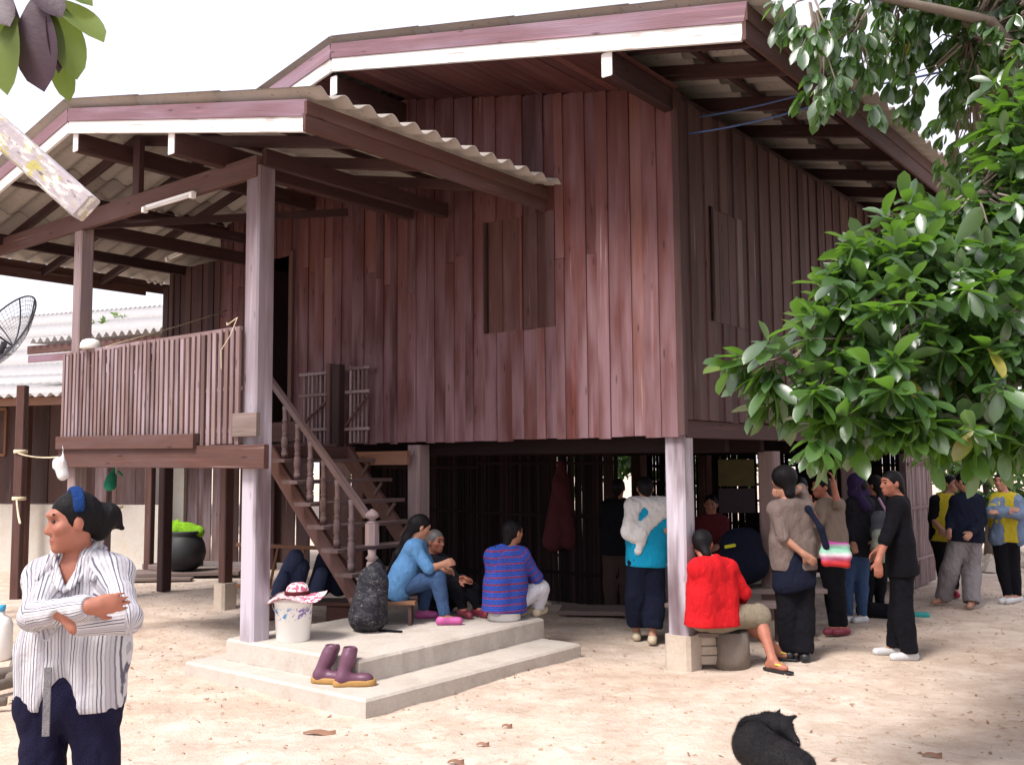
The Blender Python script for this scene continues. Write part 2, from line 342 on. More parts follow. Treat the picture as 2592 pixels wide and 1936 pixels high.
# roof: rafters, purlins, barge boards, soffit boards and corrugated sheets
def corr_mesh(width, length, waves, amp, th=.007):
    key = ('corr', round(width, 3), round(length, 3), waves)
    if key in CACHE: return CACHE[key]
    n = waves * 10; v = []; f = []
    for s_ in (0, 1):
        for q in range(n + 1):
            yy = width * q / n; zz = amp * math.cos(2 * math.pi * waves * q / n) - s_ * th
            v += [(0, yy, zz), (length, yy, zz)]
    o_ = (n + 1) * 2
    for q in range(n):
        a_ = q * 2; f += [(a_, a_ + 1, a_ + 3, a_ + 2), (o_ + a_, o_ + a_ + 2, o_ + a_ + 3, o_ + a_ + 1), (a_, a_ + 2, o_ + a_ + 2, o_ + a_), (a_ + 1, o_ + a_ + 1, o_ + a_ + 3, a_ + 3)]
    me = mesh_from('roof_sheet', v, f, True); CACHE[key] = me; return me
def roof_slope(parent, ridge, run, dz, y0, y1, rows, mat, waves=4, sgn=1, lam=.25, amp=.03, name='roof_sheet'):
    """sheets from the ridge down; run = horizontal reach (+x or -x by sgn)"""
    L = math.hypot(run, dz); ang = math.atan2(dz, run); w = lam * waves; ncol = int(math.ceil((y1 - y0) / w))
    me = corr_mesh(w + lam * .5 * 0 + .0, L / rows + .1, waves, amp)
    if not me.materials: me.materials.append(mat)
    for r_ in range(rows):
        for c_ in range(ncol):
            s0 = L * r_ / rows
            x = ridge[0] + sgn * math.cos(ang) * s0; z = ridge[1] - math.sin(ang) * s0 + .012 + .0
            Mx = Matrix.Translation((x, y0 + c_ * w, z + (rows - r_) * .004 + (c_ % 2) * .002)) @ (Matrix.Identity(4) if sgn > 0 else Matrix.Rotation(math.pi, 4, 'Z')) @ Matrix.Rotation(ang - .004, 4, 'Y')
            if sgn < 0: Mx = Matrix.Translation((x, y0 + (c_ + 1) * w, z + (rows - r_) * .004 + (c_ % 2) * .002)) @ Matrix.Rotation(math.pi, 4, 'Z') @ Matrix.Rotation(ang - .004, 4, 'Y')
            link(name, me, None, parent, Mx)
def roof(parent, xr, zr, xe, ze, xl, y0, y1, barge_h, strip_h, sheetdrop):
    sl = (zr - ze) / (xe - xr)
    for sx, xq in ((1, xe), (-1, xl)):
        zq = zr - sl * abs(xq - xr); n_ = Vector((xq - xr, 0, zq - zr)).normalized(); up = Vector((-n_.z, 0, n_.x)) * (1 if n_.x > 0 else -1)
        a0 = Vector((xr, y0, zr)); a1 = Vector((xq, y0, zq))
        a0u = a0 + Vector((-sx * .0, 0, -barge_h * .5)); a1u = a1 + Vector((0, 0, -barge_h * .5))
        member('barge_board', a0u + Vector((0, .0, 0)), a1u, .03, barge_h, M['barge'], parent, side=(0, 0, 1))
        a0l = a0 + Vector((0, .012, -barge_h - strip_h * .5 + .01)); a1l = a1 + Vector((0, .012, -barge_h - strip_h * .5 + .01))
        member('barge_strip', a0l, a1l - n_ * .03, .03, strip_h, M['pale_paint'], parent, side=(0, 0, 1))
        # eave fascia: two stacked boards
        e0 = Vector((xq, y0 - .015, zq - barge_h * .5)); e1 = Vector((xq, y1, zq - barge_h * .5))
        member('fascia_board', e0, e1, .03, barge_h - .02, M['stringer'], parent, side=(0, 0, 1))
        member('fascia_strip', e0 + Vector((-sx * .015, .0, -barge_h * .5 - strip_h * .5 + .015)), e1 + Vector((-sx * .015, 0, -barge_h * .5 - strip_h * .5 + .015)), .03, strip_h, M['stringer'], parent, side=(0, 0, 1))
roof(house, XR, ZR, XE, ZE, XL, YF, YB, .15, .15, 0)
roof_slope(house, (XR, ZR + .025), XE - XR + .07, (XE - XR + .07) * SL, YF - .02, YB, 4, M['sheet'])
roof_slope(house, (XR, ZR + .025), XR - XL + .07, (XR - XL + .07) * SL, YF - .02, YB, 4, M['sheet'], sgn=-1)
zz = lambda x: zroof(x) - .1
for q in range(9):   # rafters seen under the eaves
    yy = .08 + q * 1.0
    member('rafter', (XR, yy, zz(XR)), (XE - .03, yy, zz(XE)), .055, .13, M['beam'], house, side=(0, 0, 1))
    member('rafter', (XR, yy, zz(XR)), (XL + .03, yy, zz(XL)), .055, .13, M['beam'], house, side=(0, 0, 1))
member('rafter', (-.1, -.62, zz(-.1)), (XE - .03, -.62, zz(XE)), .055, .13, M['beam'], house, side=(0, 0, 1))
for xx in (.32, .8): member('purlin', (xx, YF + .05, zroof(xx) - .03), (xx, YB, zroof(xx) - .03), .05, .05, M['beam'], house, side=(0, 0, 1))
member('ridge_beam', (XR, YF + .04, 5.66), (XR, 7.5, 5.66), .1, .2, M['beam'], house, side=(0, 0, 1))
member('wall_plate', (-.06, YF + .04, 4.99), (-.06, 7.5, 4.99), .1, .2, M['beam'], house, side=(0, 0, 1))
member('wall_plate', (-6.7, YF + .04, 4.99), (-6.7, 7.5, 4.99), .1, .2, M['beam'], house, side=(0, 0, 1))
for xx, zt in ((XR, 5.66), (-.06, 4.99)): member('beam_end', (xx, YF + .03, zt), (xx, YF + .045, zt), .1, .2, M['pale_paint'], house, side=(0, 0, 1))
# soffit boards closing the gable overhang, running from the wall to the barge
for sgn in (1, -1):
    x = .07
    while x < 3.3:
        w = rng.uniform(.11, .17); xx = XR + sgn * (x + w / 2); x += w + .004
        z = ceil_z(xx) + .012 + rng.uniform(0, .008)
        member('soffit_board', (xx, YF + .03, z), (xx, -.03, z), w, .015, M['soffit'], house, side=(SL * sgn, 0, 1))
# inside ceiling keeps the rooms dark
MB().box((-6.7, .05, 4.86), (-.05, WLEN, 4.88)).build('ceiling', M['beam'], house)
# the posts under the house and their footings
def post(parent, x, y, z0, z1, w, mat=None, foot=None):
    p = member('post', (x, y, z0), (x, y, z1), w, w, mat or M['post'], parent)
    if foot:
        h, fw = foot; b = MB(); c = .03
        pts = lambda s_: [(-s_ + c, -s_), (s_ - c, -s_), (s_, -s_ + c), (s_, s_ - c), (s_ - c, s_), (-s_ + c, s_), (-s_, s_ - c), (-s_, -s_ + c)]
        b.prism(pts(fw / 2), h + .06, Matrix.Translation((0, 0, -.06))); b.build('footing', M['base'], parent, Matrix.Translation((x, y, 0)))
    return p
post(house, -.1, .11, .26, 1.985, .19, M['pale_post'], foot=(.27, .25))
post(house, -3.27, .1, .1, 1.96, .18)
post(house, -6.3, -.2, .28, 1.9, .13, M['stringer'], (.3, .22))
for xx, yy in ((-.1, 2.05), (-.1, 4.5), (-.1, 6.9), (-3.3, 2.5), (-3.3, 4.8), (-6.5, 2.3), (-6.5, 4.7), (-3.3, 6.9), (-6.5, 6.9)):
    post(house, xx, yy, .1, 1.86, .18, M['post'] if xx > -1 else M['stringer'], (.14, .24))

# ---- slat walls closing the space under the house
def slat_wall(label, p0, p1, z0, z1, step, sw, rails, holes=None, mat='dark_slat', name='slat_wall'):
    w = empty(name, HC, HA); tag(w, label, 'slat wall'); p0 = Vector((*p0, 0)); p1 = Vector((*p1, 0)); d = p1 - p0; L = d.length; d.normalize(); nrm = Vector((d.y, -d.x, 0)); q = 0; s_ = 0
    while s_ < L:
        for zs, ze in (((z0, .93), (1.78, z1)) if (holes and holes(s_)) else ((z0, z1),)):
            jz = rng.uniform(-.03, .03); jx = rng.uniform(-.004, .004); a_ = p0 + d * (s_ + jx)
            member('slat', a_ + Vector((0, 0, zs)), a_ + Vector((0, 0, ze + jz)) + d * rng.uniform(-.01, .01), sw * rng.uniform(.85, 1.1), .014, M[mat], w, side=tuple(nrm))
        s_ += step
    for rz in rails: member('rail', p0 + nrm * .022 + Vector((0, 0, rz)), p1 + nrm * .022 + Vector((0, 0, rz)), .018, .04, M[mat], w, side=(0, 0, 1))
    return w
hrng = random.Random(3)
hset = {k: hrng.random() < .5 for k in range(400)}
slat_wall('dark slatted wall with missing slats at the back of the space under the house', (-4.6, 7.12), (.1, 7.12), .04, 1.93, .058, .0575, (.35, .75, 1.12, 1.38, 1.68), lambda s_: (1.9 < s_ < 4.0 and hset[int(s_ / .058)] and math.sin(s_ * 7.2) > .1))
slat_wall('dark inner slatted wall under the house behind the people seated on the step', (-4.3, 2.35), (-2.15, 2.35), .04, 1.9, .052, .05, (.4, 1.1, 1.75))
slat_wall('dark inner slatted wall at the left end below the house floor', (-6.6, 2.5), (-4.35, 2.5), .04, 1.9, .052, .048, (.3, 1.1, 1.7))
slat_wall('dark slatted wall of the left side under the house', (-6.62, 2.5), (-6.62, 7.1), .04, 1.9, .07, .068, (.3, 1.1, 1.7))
slat_wall('weathered grey slat fence closing the rear right corner below the house', (.12, 6.1), (.12, 7.3), .03, 1.86, .062, .05, (.4, 1.1, 1.7), mat='slat', name='slat_fence')

# ================================================================== veranda (porch) in the same frame
porch = empty('porch', HC, HA); tag(porch, 'roofed wooden veranda on square posts with a slatted railing and corrugated roof', 'veranda')
PX, PZ, EX, EZ = -4.98, 5.22, -1.42, 4.44; PY = -3.01; PSL = (PZ - EZ) / (EX - PX); PXL = -8.6
def pz_(x): return PZ - PSL * abs(x - PX)
roof(porch, PX, PZ, EX, EZ, PXL, PY, -.02, .125, .125, 0)
# the left slope runs on past the house wall
member('fascia_board', (PXL, -.02, pz_(PXL) - .1), (PXL, .4, pz_(PXL) - .1), .03, .15, M['stringer'], porch, side=(0, 0, 1))
roof_slope(porch, (PX, PZ + .035), EX - PX + .09, (EX - PX + .09) * PSL, PY - .05, -.06, 3, M['sheet'], waves=4, lam=.245)
roof_slope(porch, (PX, PZ + .035), PX - PXL + .09, (PX - PXL + .09) * PSL, PY - .05, .4, 3, M['sheet'], waves=4, sgn=-1, lam=.245)
for xx, zt, w_, h_ in ((PX + .08, 4.88, .09, .18), (-3.25, 4.52, .09, .2)):
    member('purlin_beam', (xx, PY + .04, zt), (xx, -.06, zt), w_, h_, M['beam'], porch, side=(0, 0, 1)); member('beam_end', (xx, PY + .03, zt), (xx, PY + .044, zt), w_, h_, M['pale_paint'], porch, side=(0, 0, 1))
member('purlin_beam', (-5.84, PY + .4, 4.55), (-5.84, -.06, 4.55), .07, .12, M['beam'], porch, side=(0, 0, 1))
member('purlin_beam', (-7.6, PY + .2, 4.42), (-7.6, .35, 4.42), .07, .13, M['beam'], porch, side=(0, 0, 1))
for xx in (-2.0, -2.6, -3.9, -6.6, -8.1): member('purlin', (xx, PY + .05, pz_(xx) - .03), (xx, -.06, pz_(xx) - .03), .05, .05, M['beam'], porch, side=(0, 0, 1))
for yy in (-2.3, -1.5, -.7):
    member('rafter', (PX, yy, PZ - .13), (EX - .03, yy, EZ - .13), .05, .1, M['beam'], porch, side=(0, 0, 1))
    member('rafter', (PX, yy, PZ - .13), (PXL + .03, yy, pz_(PXL) - .13), .05, .1, M['beam'], porch, side=(0, 0, 1))
p1 = post(porch, -2.835, -2.35, .28, 4.36, .185, M['pale_post']); p2 = post(porch, -5.84, -2.37, .3, 4.36, .15, M['post'], (.3, .22))
post(porch, -8.3, -2.48, .0, 4.3, .15); post(porch, -8.3, .2, .0, 4.3, .15, M['beam'])
member('tie_beam', (-8.4, -2.43, 4.35), (-2.76, -2.43, 4.35), .06, .19, M['stringer'], porch, side=(0, 0, 1))
member('tie_beam', (-5.84, -2.4, 4.3), (-5.84, .0, 4.3), .06, .15, M['beam'], porch, side=(0, 0, 1))
member('tie_beam', (-2.73, -2.4, 4.43), (-2.73, -.05, 4.43), .06, .15, M['beam'], porch, side=(0, 0, 1))
member('king_post', (-4.7, -2.43, 4.44), (-4.7, -2.43, 5.0), .12, .06, M['beam'], porch)
member('brace', (-5.7, -2.4, 4.3), (-4.1, -.2, 4.62), .05, .08, M['beam'], porch, side=(0, 0, 1))
# floor and its beams (the stair well is open on the right)
for q in range(10): member('floor_board', (-5.9, -2.38 + q * .24, 1.965), (-4.2, -2.38 + q * .24, 1.965), .235, .03, M['stair'], porch, side=(0, 0, 1))
member('floor_beam', (-5.93, -2.51, 1.85), (-2.50, -2.51, 1.83), .05, .2, M['stringer'], porch, side=(0, 0, 1))
member('kick_board', (-5.93, -2.555, 2.0), (-3.46, -2.555, 1.975), .03, .13, M['stringer'], porch, side=(0, 0, 1))
for yy in (-1.7, -.9, -.15): member('floor_beam', (-5.9, yy, 1.86), (-4.2, yy, 1.86), .08, .15, M['beam'], porch, side=(0, 0, 1))
member('edge_beam', (-4.17, -2.5, 1.87), (-4.17, -.03, 1.87), .06, .17, M['stringer'], porch, side=(0, 0, 1))
member('nailed_block', (-2.93, -2.52, 2.1), (-2.6, -2.52, 2.1), .04, .2, M['grey_plank'], porch, side=(0, 0, 1))
# railing: 44 separate slats and three rails
x = -5.93; q = 0
while x < -2.9:
    w = .043 if x < -4.1 else .05
    bot = 2.035 if x < -3.46 else 1.94
    member('slat', (x + rng.uniform(-.005, .005), -2.50 - (.0), bot + rng.uniform(-.01, .01)), (x + rng.uniform(-.008, .008), -2.50, 2.93 + rng.uniform(-.02, .02)), w, .02, M['slat'], porch)
    x += .074 if x < -4.1 else .083
for rz in (2.06, 2.42, 2.935): member('rail', (-5.93, -2.475 if rz < 2.9 else -2.485, rz), (-2.9, -2.475 if rz < 2.9 else -2.485, rz), .028, .035, M['slat'], porch, side=(0, 0, 1))
for q, (xa, xb, z) in enumerate([(-5.55, -5.2, 2.72), (-5.1, -4.55, 2.86), (-4.85, -4.5, 2.78), (-4.9, -4.3, 2.55), (-4.7, -4.6, 2.3), (-5.6, -4.75, 2.62), (-4.2, -3.7, 2.8)]):
    member('patch_board', (xa, -2.46, z - .05), (xb, -2.46, z + .03), .014, .16, M['slat'], porch, side=(0, 0, 1))
# fluorescent tubes
def tube_light(p, q, label):
    p, q = Vector(p), Vector(q); t_ = empty('tube_light', HC, HA); tag(t_, label, 'tube light', 'fluorescent tubes under the veranda roof')
    d = (q - p); member('batten', p + Vector((0, .02, .03)), q + Vector((0, .02, .03)), .04, .03, M['white_plastic'], t_, side=(0, 0, 1))
    MB().tube([p + d * .03, p + d * .97], .015, 12).build('glass_tube', M['tube_glass'], t_, sm=True)
    for e in (p, q): member('end_cap', e - d.normalized() * .02, e + d.normalized() * .02, .05, .055, M['white_plastic'], t_, side=(0, 0, 1))
M['tube_glass'] = plain('unlit milky tube glass', (.62, .6, .57), .25, .5, .03, 8, bump=0)
tube_light((-4.45, -2.5, 4.235), (-3.65, -2.5, 4.235), 'unlit tube light mounted on the front tie beam of the veranda')
tube_light((-7.1, -.6, 4.42), (-6.6, -.55, 4.5), 'small unlit tube light at the back of the veranda above the low panel')
for q in range(3):
    b = MB().lathe([(.012, 0), (.03, .01), (.03, .03), (.014, .035), (.028, .045), (.028, .065), (.01, .07)], 10); o = b.build('insulator', M['white_plastic'], None, HM @ Matrix.Translation((-8.62, .02 + q * .1, 4.4)) @ Matrix.Rotation(R(90), 4, 'Y'), True)
    tag(o, ['white cable insulator on the left eave, first of three from the front', 'white cable insulator on the left eave, middle of three', 'white cable insulator on the left eave, last of three at the far end'][q], 'insulator', 'insulators on the far left eave')
# grille panels standing on the landing
gate = empty('landing_railing', HC, HA); tag(gate, 'two slatted railing panels either side of a square post at the top of the stairs', 'railing')
def panel(x0, x1, z0, z1, n, brace):
    for q in range(n):
        xx = x0 + (x1 - x0) * (q + .5) / n; member('slat', (xx, -.14, z0 + rng.uniform(-.01, .01)), (xx + rng.uniform(-.006, .006), -.14, z1), .03, .018, M['slat'], gate)
    for z in (z0 + .16, (z0 + z1) / 2 + .14, z1 - .03): member('rail', (x0 - .03, -.162, z), (x1 + .03, -.162, z), .022, .035, M['slat'], gate, side=(0, 0, 1))
    if brace: member('brace', (x0, -.18, z0 + .2), (x1, -.18, z0 + .5), .02, .025, M['stringer'], gate, side=(0, 0, 1))
panel(-4.93, -4.42, 2.0, 2.84, 7, True); panel(-4.13, -3.8, 1.99, 2.86, 5, True)
member('post', (-4.36, -.2, 1.96), (-4.36, -.2, 2.9), .06, .1, M['stringer'], gate); member('post', (-4.235, -.2, 1.8), (-4.235, -.2, 2.88), .12, .09, M['beam'], gate)

# ================================================================== stairs with turned balusters
st = empty('staircase', HC, HA); tag(st, 'open wooden staircase with turned balusters and a sloping handrail leading up to the veranda', 'staircase')
NS, RISE, RUN = 7, .215, .2
for yy in (-1.2, -.12):
    member('stringer', (-4.2, yy, 1.9), (-2.62, yy, .3), .045, .19, M['stringer'], st, side=(0, 0, 1))
for q in range(NS):
    z = 1.8 - q * RISE; xx = -3.86 + q * RUN
    member('tread', (xx, -1.34, z), (xx + rng.uniform(-.01, .01), -.03, z + rng.uniform(-.006, .006)), .24, .036, M['stair'], st, side=(0, 0, 1))
    # bracket under the far end of each tread
    member('bracket', (xx - .02, -.16, z - .16), (xx + .09, -.16, z - .03), .03, .03, M['stair'], st)
prof = [(.030, 0), (.031, .1), (.022, .105), (.034, .125), (.022, .145), (.030, .17), (.034, .25), (.028, .33), (.021, .35), (.033, .37), (.021, .39), (.025, .41), (.03, .5), (.022, .56), (.032, .58), (.021, .6), (.024, .72), (.028, .8)]
bm = mesh_from('baluster', *(lambda b: (b.v, b.f))(MB().lathe(prof, 12)), True); bm.materials.append(M['stair'])
hr0, hr1 = Vector((-2.66, -1.22, 1.27)), Vector((-4.3, -1.22, 2.79)); 
for q in range(NS):
    for h in ((0,) if q in (0, 6) else (0,)):
        xx = -3.86 + q * RUN - .0; z0 = 1.8 - q * RISE + .018; tt = (xx - hr0.x) / (hr1.x - hr0.x); zt = hr0.z + (hr1.z - hr0.z) * tt - .03
        if xx > -2.75: continue
        link('baluster', bm, None, st, Matrix.Translation((xx, -1.24, z0)) @ Matrix.Diagonal((1.15, 1.15, (zt - z0) / .8, 1)))
member('handrail', hr0, hr1, .07, .055, M['stair'], st, side=(0, 0, 1))
npf = [(.05, 0), (.05, .12), (.036, .13), (.062, .16), (.036, .2), (.05, .22), (.064, .27), (.064, .31), (.05, .36), (.036, .38), (.06, .4), (.036, .43), (.05, .46), (.06, .5), (.05, .56), (.036, .58), (.062, .6), (.036, .63), (.04, .68)]
b = MB().lathe(npf, 14); b.build('newel_shaft', M['post'], st, Matrix.Translation((-2.6, -1.22, .29)), True)
b = MB().prism([(.07 * math.cos(R(22.5 + 45 * k)), .07 * math.sin(R(22.5 + 45 * k))) for k in range(8)], .2); nb = b.build('newel_block', M['post'], st, Matrix.Translation((-2.6, -1.22, 1.01)))
b = MB().lathe([(.06, 0), (.045, .015), (.03, .02), (.03, .035), (.062, .055), (.066, .075), (.05, .1), (.03, .115), (.012, .13)], 14); b.build('newel_finial', M['post'], st, Matrix.Translation((-2.6, -1.22, 1.212)), True)

# ================================================================== concrete step in front of the stairs
step = empty('concrete_step', HC, HA); tag(step, 'worn two tier concrete step at the foot of the stairs', 'concrete step')
def slab(name, pts, z0, z1):
    b = MB(); c = .02; P = [Vector((x, y)) for x, y in pts]; cen = sum(P, Vector((0, 0))) / len(P)
    fine = []
    for k in range(len(P)):
        a_, b_ = P[k], P[(k + 1) % len(P)]; n_ = 26
        for j in range(n_):
            p = a_.lerp(b_, j / n_); nn = Vector((b_ - a_).yx).normalized(); fine.append(p + nn * rng.uniform(-.003, .003) + ((cen - p).normalized() * rng.uniform(.002, .006) if rng.random() < .15 or j == 0 else Vector((0, 0))))
    n = len(fine); v = [(*p, z0) for p in fine] + [(*p, z1 - c) for p in fine] + [(*(p + (cen - p).normalized() * c), z1 + rng.uniform(-.003, .002)) for p in fine] + [(*cen, z1)]
    f = [(k, (k + 1) % n, n + (k + 1) % n, n + k) for k in range(n)] + [(n + k, n + (k + 1) % n, 2 * n + (k + 1) % n, 2 * n + k) for k in range(n)] + [(2 * n + k, 2 * n + (k + 1) % n, 3 * n) for k in range(n)]
    b.add(v, f); return b.build(name, M['concrete'], step)
slab('lower_slab', [(-3.32, -2.7), (-1.1, -2.7), (-1.04, -.08), (-3.3, .0)], -.08, .11)
slab('upper_slab', [(-3.08, -2.46), (-1.47, -2.42), (-1.5, -.03), (-3.05, -.05)], .111, .29)

# ================================================================== neighbour building on the left
nb = empty('neighbour_house', (-8.0, 16.5, 0), R(-16)); tag(nb, 'neighbouring low wooden building with dark boards and plastered base behind the veranda', 'house')
for q in range(18):
    if q in (5,): continue
    member('wall_board', (-4 + q * .3, 0 - (q % 2) * .015, 1.12), (-4 + q * .3, -(q % 2) * .015, 3.0), .296, .025, M['neigh_wood'], nb)
for q in range(4): member('window_frame', (-1.4 + (q % 2) * .55, -.04, 1.95) if q < 2 else (-1.4, -.04, 1.95 + (q - 2) * .8), (-1.4 + (q % 2) * .55, -.04, 2.75) if q < 2 else (-.85, -.04, 1.95 + (q - 2) * .8), .05, .04, M['orange_wood'], nb)
MB().box((-1.9, -.06, -.1), (2.3, .12, 1.1)).build('plaster_base', M['plaster'], nb)
MB().box((-4.2, .25, -.1), (-1.9, .35, 1.1)).build('painted_shade_panel', M['near_black'], nb)  # near black panel: the shade of the opening is painted, not hollow
MB().box((1.3, .9, -.1), (2.1, 1.05, 2.3)).build('plaster_wall', M['plaster'], nb)
for q in range(9):
    member('wall_board', (2.2 + q * .27, 1.0 - (q % 2) * .02, .1), (2.2 + q * .27, 1.0 - (q % 2) * .02, 2.4), .25, .03, M['orange_wood'] if q == 5 else (M['slat'] if q < 3 else M['neigh_wood']), nb)
for q in range(9):
    member('wall_board', (4.65 + q * .3, 1.3 - (q % 2) * .02, .05), (4.65 + q * .3, 1.3 - (q % 2) * .02, 2.4), .29, .03, M['neigh_wood'], nb)
for xx in (-3.2, -.1, 2.35): member('post', (xx, -.35, 0), (xx, -.35, 2.95), .12, .12, M['stringer'], nb)
member('eave_beam', (-4.4, -1.15, 2.78), (1.7, -1.15, 2.78), .06, .13, M['orange_wood'], nb, side=(0, 0, 1))
def sheet_row(parent, x0, n, y0, z0, y1, z1, rows, mat, lam=.2, waves=5, amp=.03):
    L = math.hypot(y1 - y0, z1 - z0); me = corr_mesh(lam * waves, L / rows + .08, waves, amp)
    key = ('cm', me.name, mat.name)
    if key not in CACHE:
        m2 = me.copy(); m2.materials.clear(); m2.materials.append(mat); CACHE[key] = m2
    ang = math.atan2(z1 - z0, y1 - y0)
    for r_ in range(rows):
        for c_ in range(n):
            s0 = L * r_ / rows
            Mx = Matrix.Translation((x0 + (c_ + 1) * lam * waves, y0 + math.cos(ang) * s0, z0 + math.sin(ang) * s0 + r_ * .008)) @ Matrix.Rotation(R(90), 4, 'Z') @ Matrix.Rotation(-ang, 4, 'Y')
            link('roof_sheet', CACHE[key], None, parent, Mx)
sheet_row(nb, -4.6, 6, -1.3, 2.87, 2.2, 3.55, 2, M['sheet_pale'])
# the bigger barn roof behind it
barn = empty('barn', (-13.5, 25.5, 0), R(-20)); tag(barn, 'larger building further back under a broad pale corrugated roof', 'building')
for q in range(20): member('wall_board', (-5.8 + q * .6, .3, 0), (-5.8 + q * .6, .3, 4.0), .59, .03, M['neigh_wood'], barn)
sheet_row(barn, -7.0, 11, -.5, 3.9, 6.5, 7.0, 5, M['sheet_pale'], lam=.2, waves=5, amp=.035)
sheet_row(barn, -7.0, 11, 14.0, 3.6, 6.5, 7.0, 3, M['sheet_pale'], lam=.2, waves=5, amp=.035)
member('fascia_board', (-7.0, -.42, 3.82), (4.0, -.42, 3.82), .04, .16, M['barge'], barn, side=(0, 0, 1))
